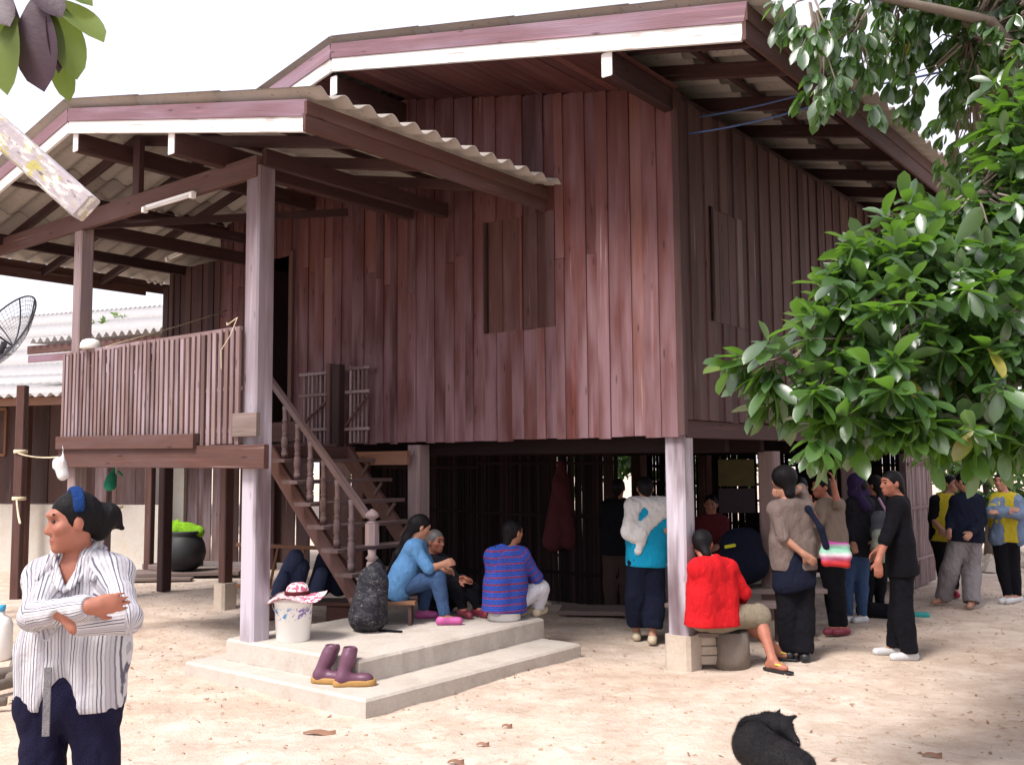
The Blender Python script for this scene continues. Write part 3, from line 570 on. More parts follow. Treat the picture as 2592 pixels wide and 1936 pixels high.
# small lean-to with its own corrugated roof, just behind the veranda
lt = empty('lean_to', (-7.7, 16.0, 0), R(-25)); tag(lt, 'small lean-to roof with corrugated edge and double fascia board seen above the railing', 'shed')
sheet_row(lt, -.55, 4, -.1, 3.87, 2.2, 4.0, 1, M['sheet_pale'], lam=.17, waves=6, amp=.04)
member('fascia_board', (-.6, -.02, 3.72), (3.4, -.02, 3.72), .03, .14, M['stringer'], lt, side=(0, 0, 1))
member('fascia_strip', (-.6, .0, 3.57), (3.4, .0, 3.57), .03, .12, M['barge'], lt, side=(0, 0, 1))
for xx in (1.6, 3.2): member('post', (xx, 1.8, 0), (xx, 1.8, 3.85), .1, .1, M['beam'], lt)
member('beam', (-.6, 1.2, 3.65), (3.4, 1.2, 3.65), .08, .14, M['near_black'], lt, side=(0, 0, 1))
JOINTS = {
 'A': dict(hc=(-1.54, 3.38, 1.58), nk=(-1.55, 3.46, 1.47), sa=(-1.65, 3.42, 1.38), sb=(-1.41, 3.42, 1.39), ea=(-1.61, 3.27, 1.27), eb=(-1.3, 3.27, 1.26), wa=(-1.37, 3.13, 1.32), wb=(-1.43, 3.18, 1.25), ha=(-1.63, 3.42, 0.96), hb=(-1.47, 3.42, 0.96), ka=(-1.64, 3.42, 0.52), kb=(-1.44, 3.42, 0.52), aa=(-1.64, 3.46, 0.14), ab=(-1.45, 3.46, 0.14), ta=(-1.58, 3.3, 0.18), tb=(-1.36, 3.3, 0.18)),
 'B': dict(hc=(-0.87, 9.09, 1.17), nk=(-0.94, 9.09, 1.02), sa=(-0.92, 8.96, 0.98), sb=(-0.91, 9.26, 0.97), ea=(-0.78, 8.91, 0.8), eb=(-0.79, 9.24, 0.77), wa=(-0.66, 8.96, 0.83), wb=(-0.65, 9.14, 0.76), ha=(-1.08, 9.02, 0.61), hb=(-1.09, 9.22, 0.6), ka=(-0.7, 8.96, 0.71), kb=(-0.83, 9.29, 0.65), aa=(-0.63, 8.91, 0.39), ab=(-0.86, 9.29, 0.36), ta=(-0.5, 8.91, 0.34), tb=(-0.76, 9.29, 0.32)),
 'C': dict(hc=(-0.77, 9.6, 0.99), nk=(-0.81, 9.65, 0.85), sa=(-0.89, 9.65, 0.79), sb=(-0.69, 9.65, 0.78), ea=(-0.84, 9.55, 0.59), eb=(-0.58, 9.55, 0.62), wa=(-0.52, 9.37, 0.63), wb=(-0.49, 9.39, 0.65), ha=(-0.82, 9.65, 0.39), hb=(-0.7, 9.65, 0.39), ka=(-0.55, 9.37, 0.56), kb=(-0.39, 9.4, 0.54), aa=(-0.49, 9.35, 0.35), ab=(-0.35, 9.4, 0.35), ta=(-0.42, 9.22, 0.33), tb=(-0.26, 9.26, 0.32)),
 'D': dict(hc=(-0.0, 9.24, 1.1), nk=(-0.04, 9.19, 0.95), sa=(-0.19, 9.12, 0.89), sb=(0.08, 9.24, 0.88), ea=(-0.19, 9.14, 0.62), eb=(0.22, 9.35, 0.66), wa=(-0.04, 9.4, 0.56), wb=(0.15, 9.45, 0.58), ha=(-0.15, 9.12, 0.45), hb=(-0.02, 9.22, 0.44), ka=(0.14, 9.55, 0.53), kb=(0.26, 9.4, 0.55), aa=(0.1, 9.5, 0.33), ab=(0.23, 9.4, 0.32), ta=(0.15, 9.65, 0.29), tb=(0.3, 9.55, 0.28)),
 'E': dict(hc=(1.32, 9.6, 1.5), nk=(1.34, 9.6, 1.37), sa=(1.21, 9.6, 1.31), sb=(1.47, 9.6, 1.31), ea=(1.16, 9.6, 1.1), eb=(1.51, 9.55, 1.09), wa=(1.26, 9.85, 0.94), wb=(1.49, 9.8, 0.91), ha=(1.24, 9.6, 0.78), hb=(1.39, 9.6, 0.78), ka=(1.21, 9.6, 0.45), kb=(1.39, 9.6, 0.43), aa=(1.22, 9.7, 0.14), ab=(1.35, 9.5, 0.1), ta=(1.23, 9.86, 0.07), tb=(1.38, 9.62, 0.04)),
 'F': dict(hc=(1.65, 8.45, 1.05), nk=(1.67, 8.35, 0.92), sa=(1.57, 8.25, 0.86), sb=(1.87, 8.45, 0.83), ea=(1.55, 8.4, 0.62), eb=(2.01, 8.5, 0.62), wa=(1.75, 8.75, 0.5), wb=(2.03, 8.75, 0.49), ha=(1.61, 8.3, 0.45), hb=(1.8, 8.4, 0.42), ka=(1.96, 8.6, 0.41), kb=(2.14, 8.5, 0.42), aa=(2.35, 8.75, 0.1), ab=(2.19, 8.28, 0.09), ta=(2.45, 8.7, 0.06), tb=(2.27, 8.18, 0.04)),
 'G': dict(hc=(2.46, 8.8, 1.59), nk=(2.48, 8.75, 1.41), sa=(2.37, 8.7, 1.33), sb=(2.67, 8.8, 1.33), ea=(2.41, 8.62, 1.08), eb=(2.7, 9.02, 1.5), wa=(2.57, 8.58, 0.94), wb=(2.49, 8.74, 1.46), ha=(2.45, 8.75, 0.81), hb=(2.61, 8.75, 0.8), ka=(2.46, 8.75, 0.41), kb=(2.61, 8.75, 0.41), aa=(2.46, 8.75, 0.06), ab=(2.57, 8.65, 0.07), ta=(2.48, 8.95, 0.01), tb=(2.6, 8.85, 0.01)),
 'H': dict(hc=(3.17, 9.9, 1.49), nk=(3.22, 9.9, 1.35), sa=(3.14, 9.8, 1.29), sb=(3.36, 10.0, 1.3), ea=(3.05, 9.7, 1.12), eb=(3.27, 9.72, 1.32), wa=(2.97, 9.6, 1.28), wb=(3.24, 9.72, 1.51), ha=(3.19, 9.9, 0.81), hb=(3.3, 9.9, 0.81), ka=(3.24, 9.9, 0.43), kb=(3.3, 9.9, 0.43), aa=(3.25, 9.9, 0.09), ab=(3.35, 9.9, 0.07), ta=(3.16, 9.85, 0.05), tb=(3.25, 9.85, 0.04)),
 'I': dict(hc=(3.79, 10.6, 1.48), nk=(3.81, 10.6, 1.35), sa=(3.72, 10.6, 1.27), sb=(3.89, 10.6, 1.28), ea=(3.69, 10.6, 1.04), eb=(3.94, 10.6, 1.04), wa=(3.67, 10.45, 0.88), wb=(3.89, 10.45, 0.89), ha=(3.68, 10.6, 0.74), hb=(3.81, 10.6, 0.74), ka=(3.63, 10.6, 0.4), kb=(3.8, 10.6, 0.39), aa=(3.65, 10.6, 0.06), ab=(3.79, 10.6, 0.07), ta=(3.57, 10.55, 0.02), tb=(3.69, 10.55, 0.03)),
 'J': dict(hc=(3.44, 8.75, 1.55), nk=(3.5, 8.75, 1.42), sa=(3.43, 8.6, 1.35), sb=(3.55, 8.92, 1.34), ea=(3.27, 8.52, 1.05), eb=(3.49, 8.98, 1.03), wa=(3.19, 8.48, 0.88), wb=(3.4, 9.0, 0.94), ha=(3.47, 8.68, 0.8), hb=(3.56, 8.86, 0.79), ka=(3.45, 8.65, 0.43), kb=(3.52, 8.88, 0.4), aa=(3.49, 8.62, 0.11), ab=(3.46, 8.86, 0.08), ta=(3.34, 8.6, 0.05), tb=(3.28, 8.84, 0.04)),
 'K': dict(hc=(5.52, 11.8, 1.49), nk=(5.57, 11.8, 1.34), sa=(5.43, 11.8, 1.25), sb=(5.68, 11.8, 1.26), ea=(5.35, 11.8, 1.04), eb=(5.73, 11.8, 1.02), wa=(5.28, 11.7, 0.92), wb=(5.49, 11.6, 0.88), ha=(5.44, 11.8, 0.81), hb=(5.6, 11.8, 0.81), ka=(5.32, 11.8, 0.45), kb=(5.57, 11.8, 0.43), aa=(5.26, 11.9, 0.12), ab=(5.46, 11.6, 0.09), ta=(5.1, 11.82, 0.09), tb=(5.35, 11.45, 0.04)),
 'L': dict(hc=(5.73, 12.6, 1.44), nk=(5.68, 12.6, 1.29), sa=(5.55, 12.6, 1.22), sb=(5.76, 12.6, 1.22), ea=(5.47, 12.6, 0.99), eb=(5.76, 12.6, 0.99), wa=(5.48, 12.4, 0.88), wb=(5.58, 12.4, 0.88), ha=(5.55, 12.6, 0.72), hb=(5.71, 12.6, 0.72), ka=(5.57, 12.6, 0.36), kb=(5.73, 12.6, 0.36), aa=(5.59, 12.6, 0.06), ab=(5.72, 12.6, 0.06), ta=(5.52, 12.4, 0.03), tb=(5.66, 12.4, 0.03)),
 'M': dict(hc=(6.09, 12.0, 1.48), nk=(6.12, 12.0, 1.33), sa=(6.02, 12.0, 1.26), sb=(6.25, 12.0, 1.26), ea=(5.87, 11.85, 1.11), eb=(6.25, 11.9, 1.08), wa=(5.99, 11.7, 1.14), wb=(5.87, 11.68, 1.12), ha=(6.03, 12.0, 0.79), hb=(6.18, 12.0, 0.79), ka=(6.05, 12.0, 0.41), kb=(6.19, 12.0, 0.41), aa=(6.1, 12.0, 0.06), ab=(6.22, 12.0, 0.05), ta=(5.94, 11.85, 0.03), tb=(6.01, 11.85, 0.02)),
 'N': dict(hc=(2.36, 11.5, 1.25), nk=(2.36, 11.5, 1.12), sa=(2.25, 11.5, 1.05), sb=(2.49, 11.5, 1.04), ea=(2.21, 11.5, 0.83), eb=(2.54, 11.5, 0.83), wa=(2.26, 11.2, 0.78), wb=(2.36, 11.2, 0.78), ha=(2.29, 11.5, 0.62), hb=(2.42, 11.5, 0.61), ka=(2.18, 11.1, 0.63), kb=(2.39, 11.1, 0.63), aa=(2.17, 11.1, 0.21), ab=(2.38, 11.1, 0.21), ta=(2.12, 10.9, 0.19), tb=(2.33, 10.9, 0.19)),
 'O': dict(hc=(1.27, 11.6, 1.45), nk=(1.27, 11.6, 1.31), sa=(1.13, 11.6, 1.23), sb=(1.39, 11.6, 1.23), ea=(1.08, 11.6, 1.0), eb=(1.42, 11.6, 1.0), wa=(1.13, 11.6, 0.79), wb=(1.37, 11.6, 0.79), ha=(1.17, 11.6, 0.72), hb=(1.33, 11.6, 0.72), ka=(1.17, 11.6, 0.37), kb=(1.32, 11.6, 0.37), aa=(1.17, 11.6, 0.1), ab=(1.31, 11.6, 0.09), ta=(1.19, 11.85, 0.08), tb=(1.33, 11.85, 0.08)),
 'P': dict(hc=(3.22, 10.8, 1.47), nk=(3.22, 10.8, 1.34), sa=(3.08, 10.8, 1.26), sb=(3.34, 10.8, 1.26), ea=(3.02, 10.8, 1.03), eb=(3.37, 10.8, 1.03), wa=(3.07, 10.8, 0.82), wb=(3.32, 10.8, 0.82), ha=(3.11, 10.8, 0.75), hb=(3.27, 10.8, 0.75), ka=(3.1, 10.8, 0.4), kb=(3.26, 10.8, 0.4), aa=(3.11, 10.8, 0.12), ab=(3.24, 10.8, 0.12), ta=(3.16, 11.03, 0.11), tb=(3.31, 11.03, 0.11)),
 'Q': dict(hc=(4.2, 11.2, 1.47), nk=(4.2, 11.2, 1.33), sa=(4.06, 11.2, 1.25), sb=(4.31, 11.2, 1.25), ea=(4.0, 11.2, 1.02), eb=(4.34, 11.2, 1.02), wa=(4.05, 11.2, 0.82), wb=(4.29, 11.2, 0.82), ha=(4.09, 11.2, 0.75), hb=(4.25, 11.2, 0.74), ka=(4.08, 11.2, 0.39), kb=(4.23, 11.2, 0.39), aa=(4.08, 11.2, 0.12), ab=(4.21, 11.2, 0.12), ta=(4.15, 11.44, 0.1), tb=(4.3, 11.44, 0.1)),
}
# ================================================================== organic meshes: smooth union of rounded cones and ellipsoids, meshed with surface nets
def V3(*a): return np.array(a, float)
def nrm(v): v = np.asarray(v, float); return v / (np.linalg.norm(v) + 1e-9)
def ax3(f, u=(0, 0, 1)):
    f = nrm(f); r = nrm(np.cross(f, u)); return np.stack([r, f, np.cross(r, f)])      # rows: right, forward, up
def prim_bb(p):
    if p[0] == 'c': m = max(p[3], p[4]); return np.minimum(p[1], p[2]) - m, np.maximum(p[1], p[2]) + m
    m = max(p[2]); return p[1] - m, p[1] + m
def prim_d(p, P):
    if p[0] == 'c':
        a, b = p[1], p[2]; ab = b - a; L = ab @ ab + 1e-12; t = np.clip(((P - a) @ ab) / L, 0, 1)
        return np.linalg.norm(P - a - t[..., None] * ab, axis=-1) - (p[3] + (p[4] - p[3]) * t)
    q = (P - p[1]) @ p[3].T; r = np.array(p[2]); k0 = np.linalg.norm(q / r, axis=-1); k1 = np.linalg.norm(q / (r * r), axis=-1) + 1e-9
    return k0 * (k0 - 1) / k1
def sdf_mesh(name, prims, vox, cuts=(), planes=(), wrinkle=0.0, wf=22.0, seed=0, org=(0, 0, 0), attr=False):
    lo = np.min([prim_bb(p)[0] for p in prims], 0) - vox * 3 - .01; hi = np.max([prim_bb(p)[1] for p in prims], 0) + vox * 3 + .01
    n = np.ceil((hi - lo) / vox).astype(int) + 1; F = np.full(n, .5, np.float32)
    axs = [lo[i] + np.arange(n[i]) * vox for i in range(3)]
    def region(p, pad):
        b0, b1 = prim_bb(p); i0 = np.maximum(((b0 - pad - lo) / vox).astype(int), 0); i1 = np.minimum(((b1 + pad - lo) / vox).astype(int) + 2, n); return i0, i1
    def pts(i0, i1): return np.stack(np.meshgrid(*[axs[i][i0[i]:i1[i]] for i in range(3)], indexing='ij'), -1)
    for p in prims:
        k = p[-1]; i0, i1 = region(p, k + vox * 2.5)
        if (i1 <= i0).any(): continue
        d = prim_d(p, pts(i0, i1)); s = np.s_[i0[0]:i1[0], i0[1]:i1[1], i0[2]:i1[2]]; a = F[s]; h = np.maximum(k - np.abs(a - d), 0) / k
        F[s] = np.minimum(a, d) - h * h * k / 4
    for p in cuts:
        k = p[-1]; i0, i1 = region(p, k + vox * 2.5)
        if (i1 <= i0).any(): continue
        d = -prim_d(p, pts(i0, i1)); s = np.s_[i0[0]:i1[0], i0[1]:i1[1], i0[2]:i1[2]]; a = F[s]; h = np.maximum(k - np.abs(a - d), 0) / k
        F[s] = np.maximum(a, d) + h * h * k / 4
    if planes or wrinkle:
        X, Y, Z = np.meshgrid(*axs, indexing='ij', sparse=True)
        if wrinkle:
            q = np.random.RandomState(seed + 5); w = 0
            for j in range(5):
                a_, b_, c_ = q.uniform(-1, 1, 3) * wf * (1 + .35 * j) * np.array([1, 1, .55]); w = w + (.9 - 1.45 * np.abs(np.sin(.5 * (X * a_ + Y * b_ + Z * c_) + .9 * np.sin(Z * wf * .3 + X * wf * .2 + q.uniform(0, 6)) + q.uniform(0, 6))) ** .8) / (1 + .3 * j)
            F = F + (w * wrinkle / 1.6).astype(np.float32)
        for pt, nn in planes: F = np.maximum(F, ((X - pt[0]) * nn[0] + (Y - pt[1]) * nn[1] + (Z - pt[2]) * nn[2]).astype(np.float32))
    S = F < 0; c = np.zeros(np.array(S.shape) - 1, np.int8)
    for dx in (0, 1):
        for dy in (0, 1):
            for dz in (0, 1): c += S[dx:S.shape[0] - 1 + dx, dy:S.shape[1] - 1 + dy, dz:S.shape[2] - 1 + dz]
    act = (c > 0) & (c < 8); idx = -np.ones(c.shape, np.int64); cells = np.argwhere(act); idx[act] = np.arange(len(cells))
    acc = np.zeros((len(cells), 3)); cnt = np.zeros(len(cells))
    cor = [(a, b, d) for a in (0, 1) for b in (0, 1) for d in (0, 1)]
    for a in cor:
        for ax in range(3):
            if a[ax]: continue
            b = list(a); b[ax] = 1
            fa = F[cells[:, 0] + a[0], cells[:, 1] + a[1], cells[:, 2] + a[2]]; fb = F[cells[:, 0] + b[0], cells[:, 1] + b[1], cells[:, 2] + b[2]]
            m = (fa < 0) != (fb < 0); t = fa[m] / (fa[m] - fb[m]); pos = np.array(a, float)[None].repeat(m.sum(), 0); pos[:, ax] += t; acc[m] += pos; cnt[m] += 1
    vtx = lo + (cells + acc / cnt[:, None]) * vox; faces = []
    for ax in range(3):
        o1, o2 = [(1, 2), (2, 0), (0, 1)][ax]; sl0 = [slice(1, -1)] * 3; sl0[ax] = slice(0, -1); sl1 = list(sl0); sl1[ax] = slice(1, None)
        A, B = S[tuple(sl0)], S[tuple(sl1)]
        for flip, mm in ((0, A & ~B), (1, B & ~A)):
            e = np.argwhere(mm)
            if not len(e): continue
            base = e.copy(); 
            for q in range(3):
                if q != ax: base[:, q] += 1
            g_ = lambda d1, d2: idx[tuple((base - np.eye(3, dtype=int)[o1] * d1 - np.eye(3, dtype=int)[o2] * d2).T)]
            quad = np.stack([g_(0, 0), g_(1, 0), g_(1, 1), g_(0, 1)], -1); faces.append(quad[:, ::-1] if flip else quad)
    faces = np.concatenate(faces); faces = faces[(faces >= 0).all(1)]
    me = bpy.data.meshes.new(name); nv, nf = len(vtx), len(faces); me.vertices.add(nv); me.vertices.foreach_set('co', (vtx - np.array(org)).ravel()); me.loops.add(nf * 4); me.loops.foreach_set('vertex_index', faces.ravel().astype(np.int32))
    me.polygons.add(nf); me.polygons.foreach_set('loop_start', np.arange(nf) * 4); me.update(calc_edges=True); me.validate(); smooth(me)
    if attr:   # cloth coordinates: around and along the limb under each vertex
        best = np.full(nv, 9.); su = np.zeros(nv); sv = np.zeros(nv)
        for j, p in enumerate(prims):
            d = prim_d(p, vtx) - (.03 if p[0] == 'c' and p[-2] == 'arm' else 0); m = d < best
            if p[0] == 'c' and p[-2] == 'arm':
                z = nrm(p[2] - p[1]); x = nrm(np.cross(z, (.3, .9, .2))); y = np.cross(z, x); rel = vtx - p[1]; an = np.arctan2(rel @ y, rel @ x); u_ = an * .05 + j * .013; v_ = rel @ z + j * .1
            else: u_ = vtx[:, 0] - org[0]; v_ = vtx[:, 2]
            su[m] = u_[m] if hasattr(u_, '__len__') else u_; sv[m] = v_[m]; best[m] = d[m]
        for nm, ar in (('su', su), ('sv', sv)): at = me.attributes.new(nm, 'FLOAT', 'POINT'); at.data.foreach_set('value', ar.astype(np.float32))
    return me
def C(a, b, ra, rb, k=.03, tag_=''): return ('c', np.asarray(a, float), np.asarray(b, float), ra, rb, tag_, k)
def E(c, r, A=np.eye(3), k=.03): return ('e', np.asarray(c, float), r, A, k)

# ---- cloth and skin materials
def skin_mat(name, col, k=1.0):
    m = NT(name); c = m.pos(); n1 = m.noise(c, 18, 4, .6); cc = m.mix(m.smoothstep(n1, .3, .7), tuple(x * .85 for x in col), col); m.bump(m.noise(c, 180, 2), .12, .002)
    m.b.inputs['Subsurface Weight'].default_value = .08; m.b.inputs['Subsurface Radius'].default_value = (.02, .008, .005); return m.fin(cc, .55, .35)
SK = [skin_mat('tanned skin', (.30, .13, .08)), skin_mat('light brown skin', (.38, .19, .125)), skin_mat('sunburnt skin', (.36, .14, .09))]
def hair_mat():
    m = NT('black hair'); c = m.coord(); n1 = m.noise(m.vmap(c, (90, 90, 14)), 1.0, 4, .6, .5); m.bump(n1, .8, .008); return m.fin(m.mix(n1, (.0015, .0015, .002), (.009, .007, .009)), .55, .14)
HAIR = hair_mat()
HAIRG = plain('greying hair', (.12, .11, .11), .5, .4, .4, 60)
def cloth(name, col, var=.18, rough=.88, scale=9):
    m = NT(name); c = m.pos(); n1 = m.noise(c, scale, 4, .6); n2 = m.noise(c, 260, 2, .5); k = m.mix(n1, tuple(x * (1 - var) for x in col), tuple(min(x * (1 + var), 1) for x in col))
    m.bump(m.math('ADD', m.math('MULTIPLY', n2, .35), m.noise(m.vmap(c, (16, 16, 9)), 1.0, 3, .55, .8)), .85, .04); return m.fin(k, rough, .12)
def attr_(m, nm): x = m.n('ShaderNodeAttribute'); x.attribute_name = nm; return x.outputs['Fac']
def striped_shirt():
    m = NT('white shirt with fine grey pinstripes'); c = m.pos(); u = attr_(m, 'su'); wob = m.noise(c, 30, 2)
    s1 = m.math('SINE', m.math('MULTIPLY', m.math('ADD', u, m.math('MULTIPLY', wob, .004)), 560.0)); s2 = m.math('SINE', m.math('MULTIPLY', u, 142.0)); s3 = m.math('SINE', m.math('MULTIPLY', u, 83.0))
    a = m.math('MULTIPLY', m.smoothstep(s1, .1, .8), m.math('ADD', m.math('MULTIPLY', m.smoothstep(s2, -.5, .5), .6), .38)); k = m.mix(a, (.52, .51, .53), (.10, .095, .13)); k = m.mix(m.math('MULTIPLY', m.smoothstep(s3, .3, .8), .45), k, (.26, .24, .28))
    m.bump(m.noise(m.vmap(c, (22, 22, 10)), 1.0, 4, .6, 1.2), .6, .015); return m.fin(k, .85, .2)
def woven_shirt():
    m = NT('blue woven shirt with dark red bands'); c = m.pos(); v = attr_(m, 'sv'); u = attr_(m, 'su')
    zig = m.math('ABSOLUTE', m.math('SUBTRACT', m.math('FRACT', m.math('MULTIPLY', u, 22.0)), .5)); vv = m.math('ADD', v, m.math('MULTIPLY', zig, .016))
    fine = m.smoothstep(m.math('SINE', m.math('MULTIPLY', vv, 420.0)), 0.0, .5); band = m.smoothstep(m.math('SINE', m.math('MULTIPLY', v, 2 * math.pi / .062)),   .7, .88)
    k = m.mix(fine, (.03, .085, .46), (.018, .022, .1)); k = m.mix(band, k, (.2, .03, .06)); m.bump(m.noise(c, 14, 4, .6, 1), .5, .012); return m.fin(k, .85, .2)
CL = {n: cloth(n, c) for n, c in {
    'navy trouser cloth': (.012, .011, .035), 'denim shirt blue': (.10, .24, .46), 'denim jeans blue': (.045, .085, .18), 'black cloth': (.007, .007, .010), 'charcoal cloth': (.02, .02, .027),
    'grey cloth': (.2, .19, .2), 'white trouser cloth': (.6, .6, .66), 'turquoise cloth': (.01, .33, .56), 'scarlet cloth': (.62, .014, .02), 'khaki shorts cloth': (.26, .22, .16), 'taupe cloth': (.19, .145, .13),
    'warm taupe cloth': (.24, .185, .15), 'dark navy cloth': (.009, .012, .028), 'greyish trouser cloth': (.26, .235, .24), 'yellow cloth': (.5, .4, .03), 'blue grey jacket cloth': (.16, .22, .33),
    'dark red cloth': (.11, .018, .022), 'dark brown cloth': (.06, .04, .035), 'white cloth': (.74, .73, .72), 'purple cloth': (.035, .022, .07), 'indigo band cloth': (.012, .045, .17), 'dark red headscarf': (.12, .02, .04), 'lilac cloth': (.5, .3, .48),
    'pale green cloth': (.38, .42, .34), 'slate cloth': (.11, .12, .15)}.items()}
SHIRT = striped_shirt(); WOVEN = woven_shirt()
SHOE = {n: plain(n, c, .5, .4, .1, 30) for n, c in {'pink rubber': (.42, .08, .25), 'white canvas': (.5, .5, .5), 'black leather': (.015, .015, .018), 'yellow foam': (.6, .5, .05), 'tan and white': (.5, .42, .3), 'dark red canvas': (.35, .02, .06), 'maroon': (.2, .03, .05)}.items()}
LIPS = plain('lip skin', (.3, .09, .08), .5, .4, .1, 60); EYEW = plain('eye white', (.5, .46, .44), .3, .5, .05, 60, bump=0); EYEB = plain('dark brown iris', (.015, .009, .007), .2, .5, .1, 60, bump=0)

def person(key, label, face, top=None, bottom=None, shoe=None, skin=0, sleeve='long', hem='ankle', hair='short', build=1.0, vox=.0105, ground=0.0, toplen=0.0, extra=None, leg_cut=None, loose=.0, shirt_cut=None, flare=0, face_detail=False, hands=None, wr=.0055, hairm=None):
    J = {k: np.array(v) for k, v in JOINTS[key].items()}
    base = ground
    for s_ in 'ab': J['a' + s_][2] = base + .085; J['t' + s_][2] = base + .035
    s = build; f = nrm(face); A = ax3(f); r_, f_, u_ = A; hc, nk = J['hc'], J['nk']; sk = SK[skin]
    org = V3((J['ha'][0] + J['hb'][0]) / 2, (J['ha'][1] + J['hb'][1]) / 2, base)
    o = empty('person', tuple(org)); tag(o, label, 'person')
    mid_s = (J['sa'] + J['sb']) / 2; mid_h = (J['ha'] + J['hb']) / 2
    def toward(a, b, t): return a + (b - a) * t
    def torso(off, low=0.0):
        c = []
        for q in 'ab':
            S, H = J['s' + q], J['h' + q]; Si = toward(S, mid_s, .28) - nrm(mid_s - mid_h) * .03 * s; Hi = toward(H, mid_h, .1)
            c.append(C(Si, toward(Si, Hi, .55), .078 * s + off, .088 * s + off, .05)); c.append(C(toward(Si, Hi, .5), Hi, .085 * s + off, .098 * s + off, .05)); c.append(C(toward(S, mid_s, .15), S, .054 * s + off, .05 * s + off, .04))
        c.append(C(toward(mid_s, nk, .25), mid_h, .085 * s + off, .1 * s + off, .05)); c.append(C(toward(mid_s, nk, .5), J['sa'], .05 * s + off * .7, .05 * s + off, .04)); c.append(C(toward(mid_s, nk, .5), J['sb'], .05 * s + off * .7, .05 * s + off, .04))
        return c
    def arm(q, off, full=True):
        c = [C(J['s' + q], J['e' + q], .052 * s + off, .040 * s + off, .03, 'arm')]
        if full: c.append(C(J['e' + q], J['w' + q], .039 * s + off, .027 * s + off, .025, 'arm'))
        return c
    def leg(q, off, frac=1.0, loose_=0):
        H, K_, An = J['h' + q], J['k' + q], J['a' + q]; c = [C(H, K_, .085 * s + off, .056 * s + off + loose_ * .6, .04, 'arm')]
        if frac > 0: e = toward(K_, An, frac); c.append(C(K_, e, .054 * s + off + loose_ * .6, .054 * s + off + loose_ * .6 + (.036 * s + loose_ * .5 - .054 * s) * frac, .03, 'arm')); c.append(C(toward(K_, An, .15), toward(K_, An, .45), .05 * s + off + loose_, .045 * s + off + loose_, .03, 'arm')) if frac > .45 else None
        return c
    # body: one continuous surface
    B = torso(0)
    B += [C(nk - u_ * .02, hc - u_ * .05 - f_ * .01, .052 * s, .05 * s, .03)]
    B += [E(hc + u_ * .022 - f_ * .008, (.074 * s, .092 * s, .09 * s), A, .02), E(hc - u_ * .045 + f_ * .022, (.058 * s, .062 * s, .062 * s), A, .035), E(hc - u_ * .088 + f_ * .06, (.024 * s, .02 * s, .02 * s), A, .025),
          E(hc + r_ * .04 - u_ * .018 + f_ * .052, (.026 * s, .024 * s, .022 * s), A, .02), E(hc - r_ * .04 - u_ * .018 + f_ * .052, (.026 * s, .024 * s, .022 * s), A, .02), E(hc + u_ * .03 + f_ * .07, (.05 * s, .018 * s, .012 * s), A, .02),
          C(hc + f_ * .078 * s + u_ * .012, hc + f_ * .1 * s - u_ * .026, .009 * s, .0135 * s, .012), E(hc + f_ * .09 * s - u_ * .03, (.019 * s, .011 * s, .009 * s), A, .008), E(hc + f_ * .082 * s - u_ * .057, (.023 * s, .012 * s, .007 * s), A, .008), E(hc + f_ * .079 * s - u_ * .068, (.019 * s, .012 * s, .007 * s), A, .008)]
    for sg in (1, -1): B += [E(hc + r_ * sg * .076 * s - u_ * .008 - f_ * .006, (.011 * s, .019 * s, .032 * s), A, .01)]
    for q in 'ab':
        B += arm(q, 0); w, e = J['w' + q], J['e' + q]; hd = nrm(w - e)
        if hands and q in hands: hd = nrm(hands[q][0]); pn = nrm(hands[q][1])
        else: pn = nrm(mid_h - w + 1e-4); 
        pn = nrm(pn - hd * (pn @ hd)); sd = np.cross(hd, pn); pl = .075 * s
        B += [C(w, w + hd * .03, .026 * s, .028 * s, .02), E(w + hd * .052, (.038 * s, .05 * s, .016 * s), np.stack([sd, hd, pn]), .015)]
        fr = max(.0082 * s, vox * .95); curl = hands[q][2] if hands and q in hands else .5
        for j, (dx, L) in enumerate(((-.03, .058), (-.01, .068), (.01, .064), (.029, .05))):
            p0 = w + hd * (pl + .006) + sd * dx * s; d1 = nrm(hd + pn * curl * .6); p1_ = p0 + d1 * L * .5 * s; d2 = nrm(hd + pn * curl * 1.8); p2_ = p1_ + d2 * L * .5 * s
            B += [C(p0 - hd * .025, p0, fr, fr, .006), C(p0, p1_, fr, fr * .95, .005), C(p1_, p2_, fr * .95, fr * .8, .005)]
        tsd = -1 if (hands and q in hands and len(hands[q]) > 3) else 1
        t0 = w + hd * .025 - sd * .028 * s * tsd; t1 = t0 + nrm(hd * .7 - sd * .8 * tsd + pn * .3) * .035 * s; t2 = t1 + nrm(hd * .9 - sd * .2 * tsd + pn * .5) * .028 * s
        B += [C(t0, t1, fr * 1.25, fr * 1.1, .012), C(t1, t2, fr * 1.1, fr * .85, .006)]
        B += leg(q, -.002); An, To = J['a' + q], J['t' + q]; fd = nrm((To - An) * (1, 1, 0)); hl = An - fd * .035 - V3(0, 0, .045)
        B += [C(An, hl, .035 * s, .032 * s, .02), C(An - V3(0, 0, .02), To - fd * .03, .034 * s, .026 * s, .02), C(hl, To, .03 * s, .024 * s, .02)]
    cuts = [E(hc + f_ * .098 * s + r_ * sg * .031 * s + u_ * .008, (.02 * s, .013, .01), A, .01) for sg in (1, -1)]
    me = sdf_mesh('body', B, vox, cuts, org=org); link('body', me, sk, o)
    b = MB()
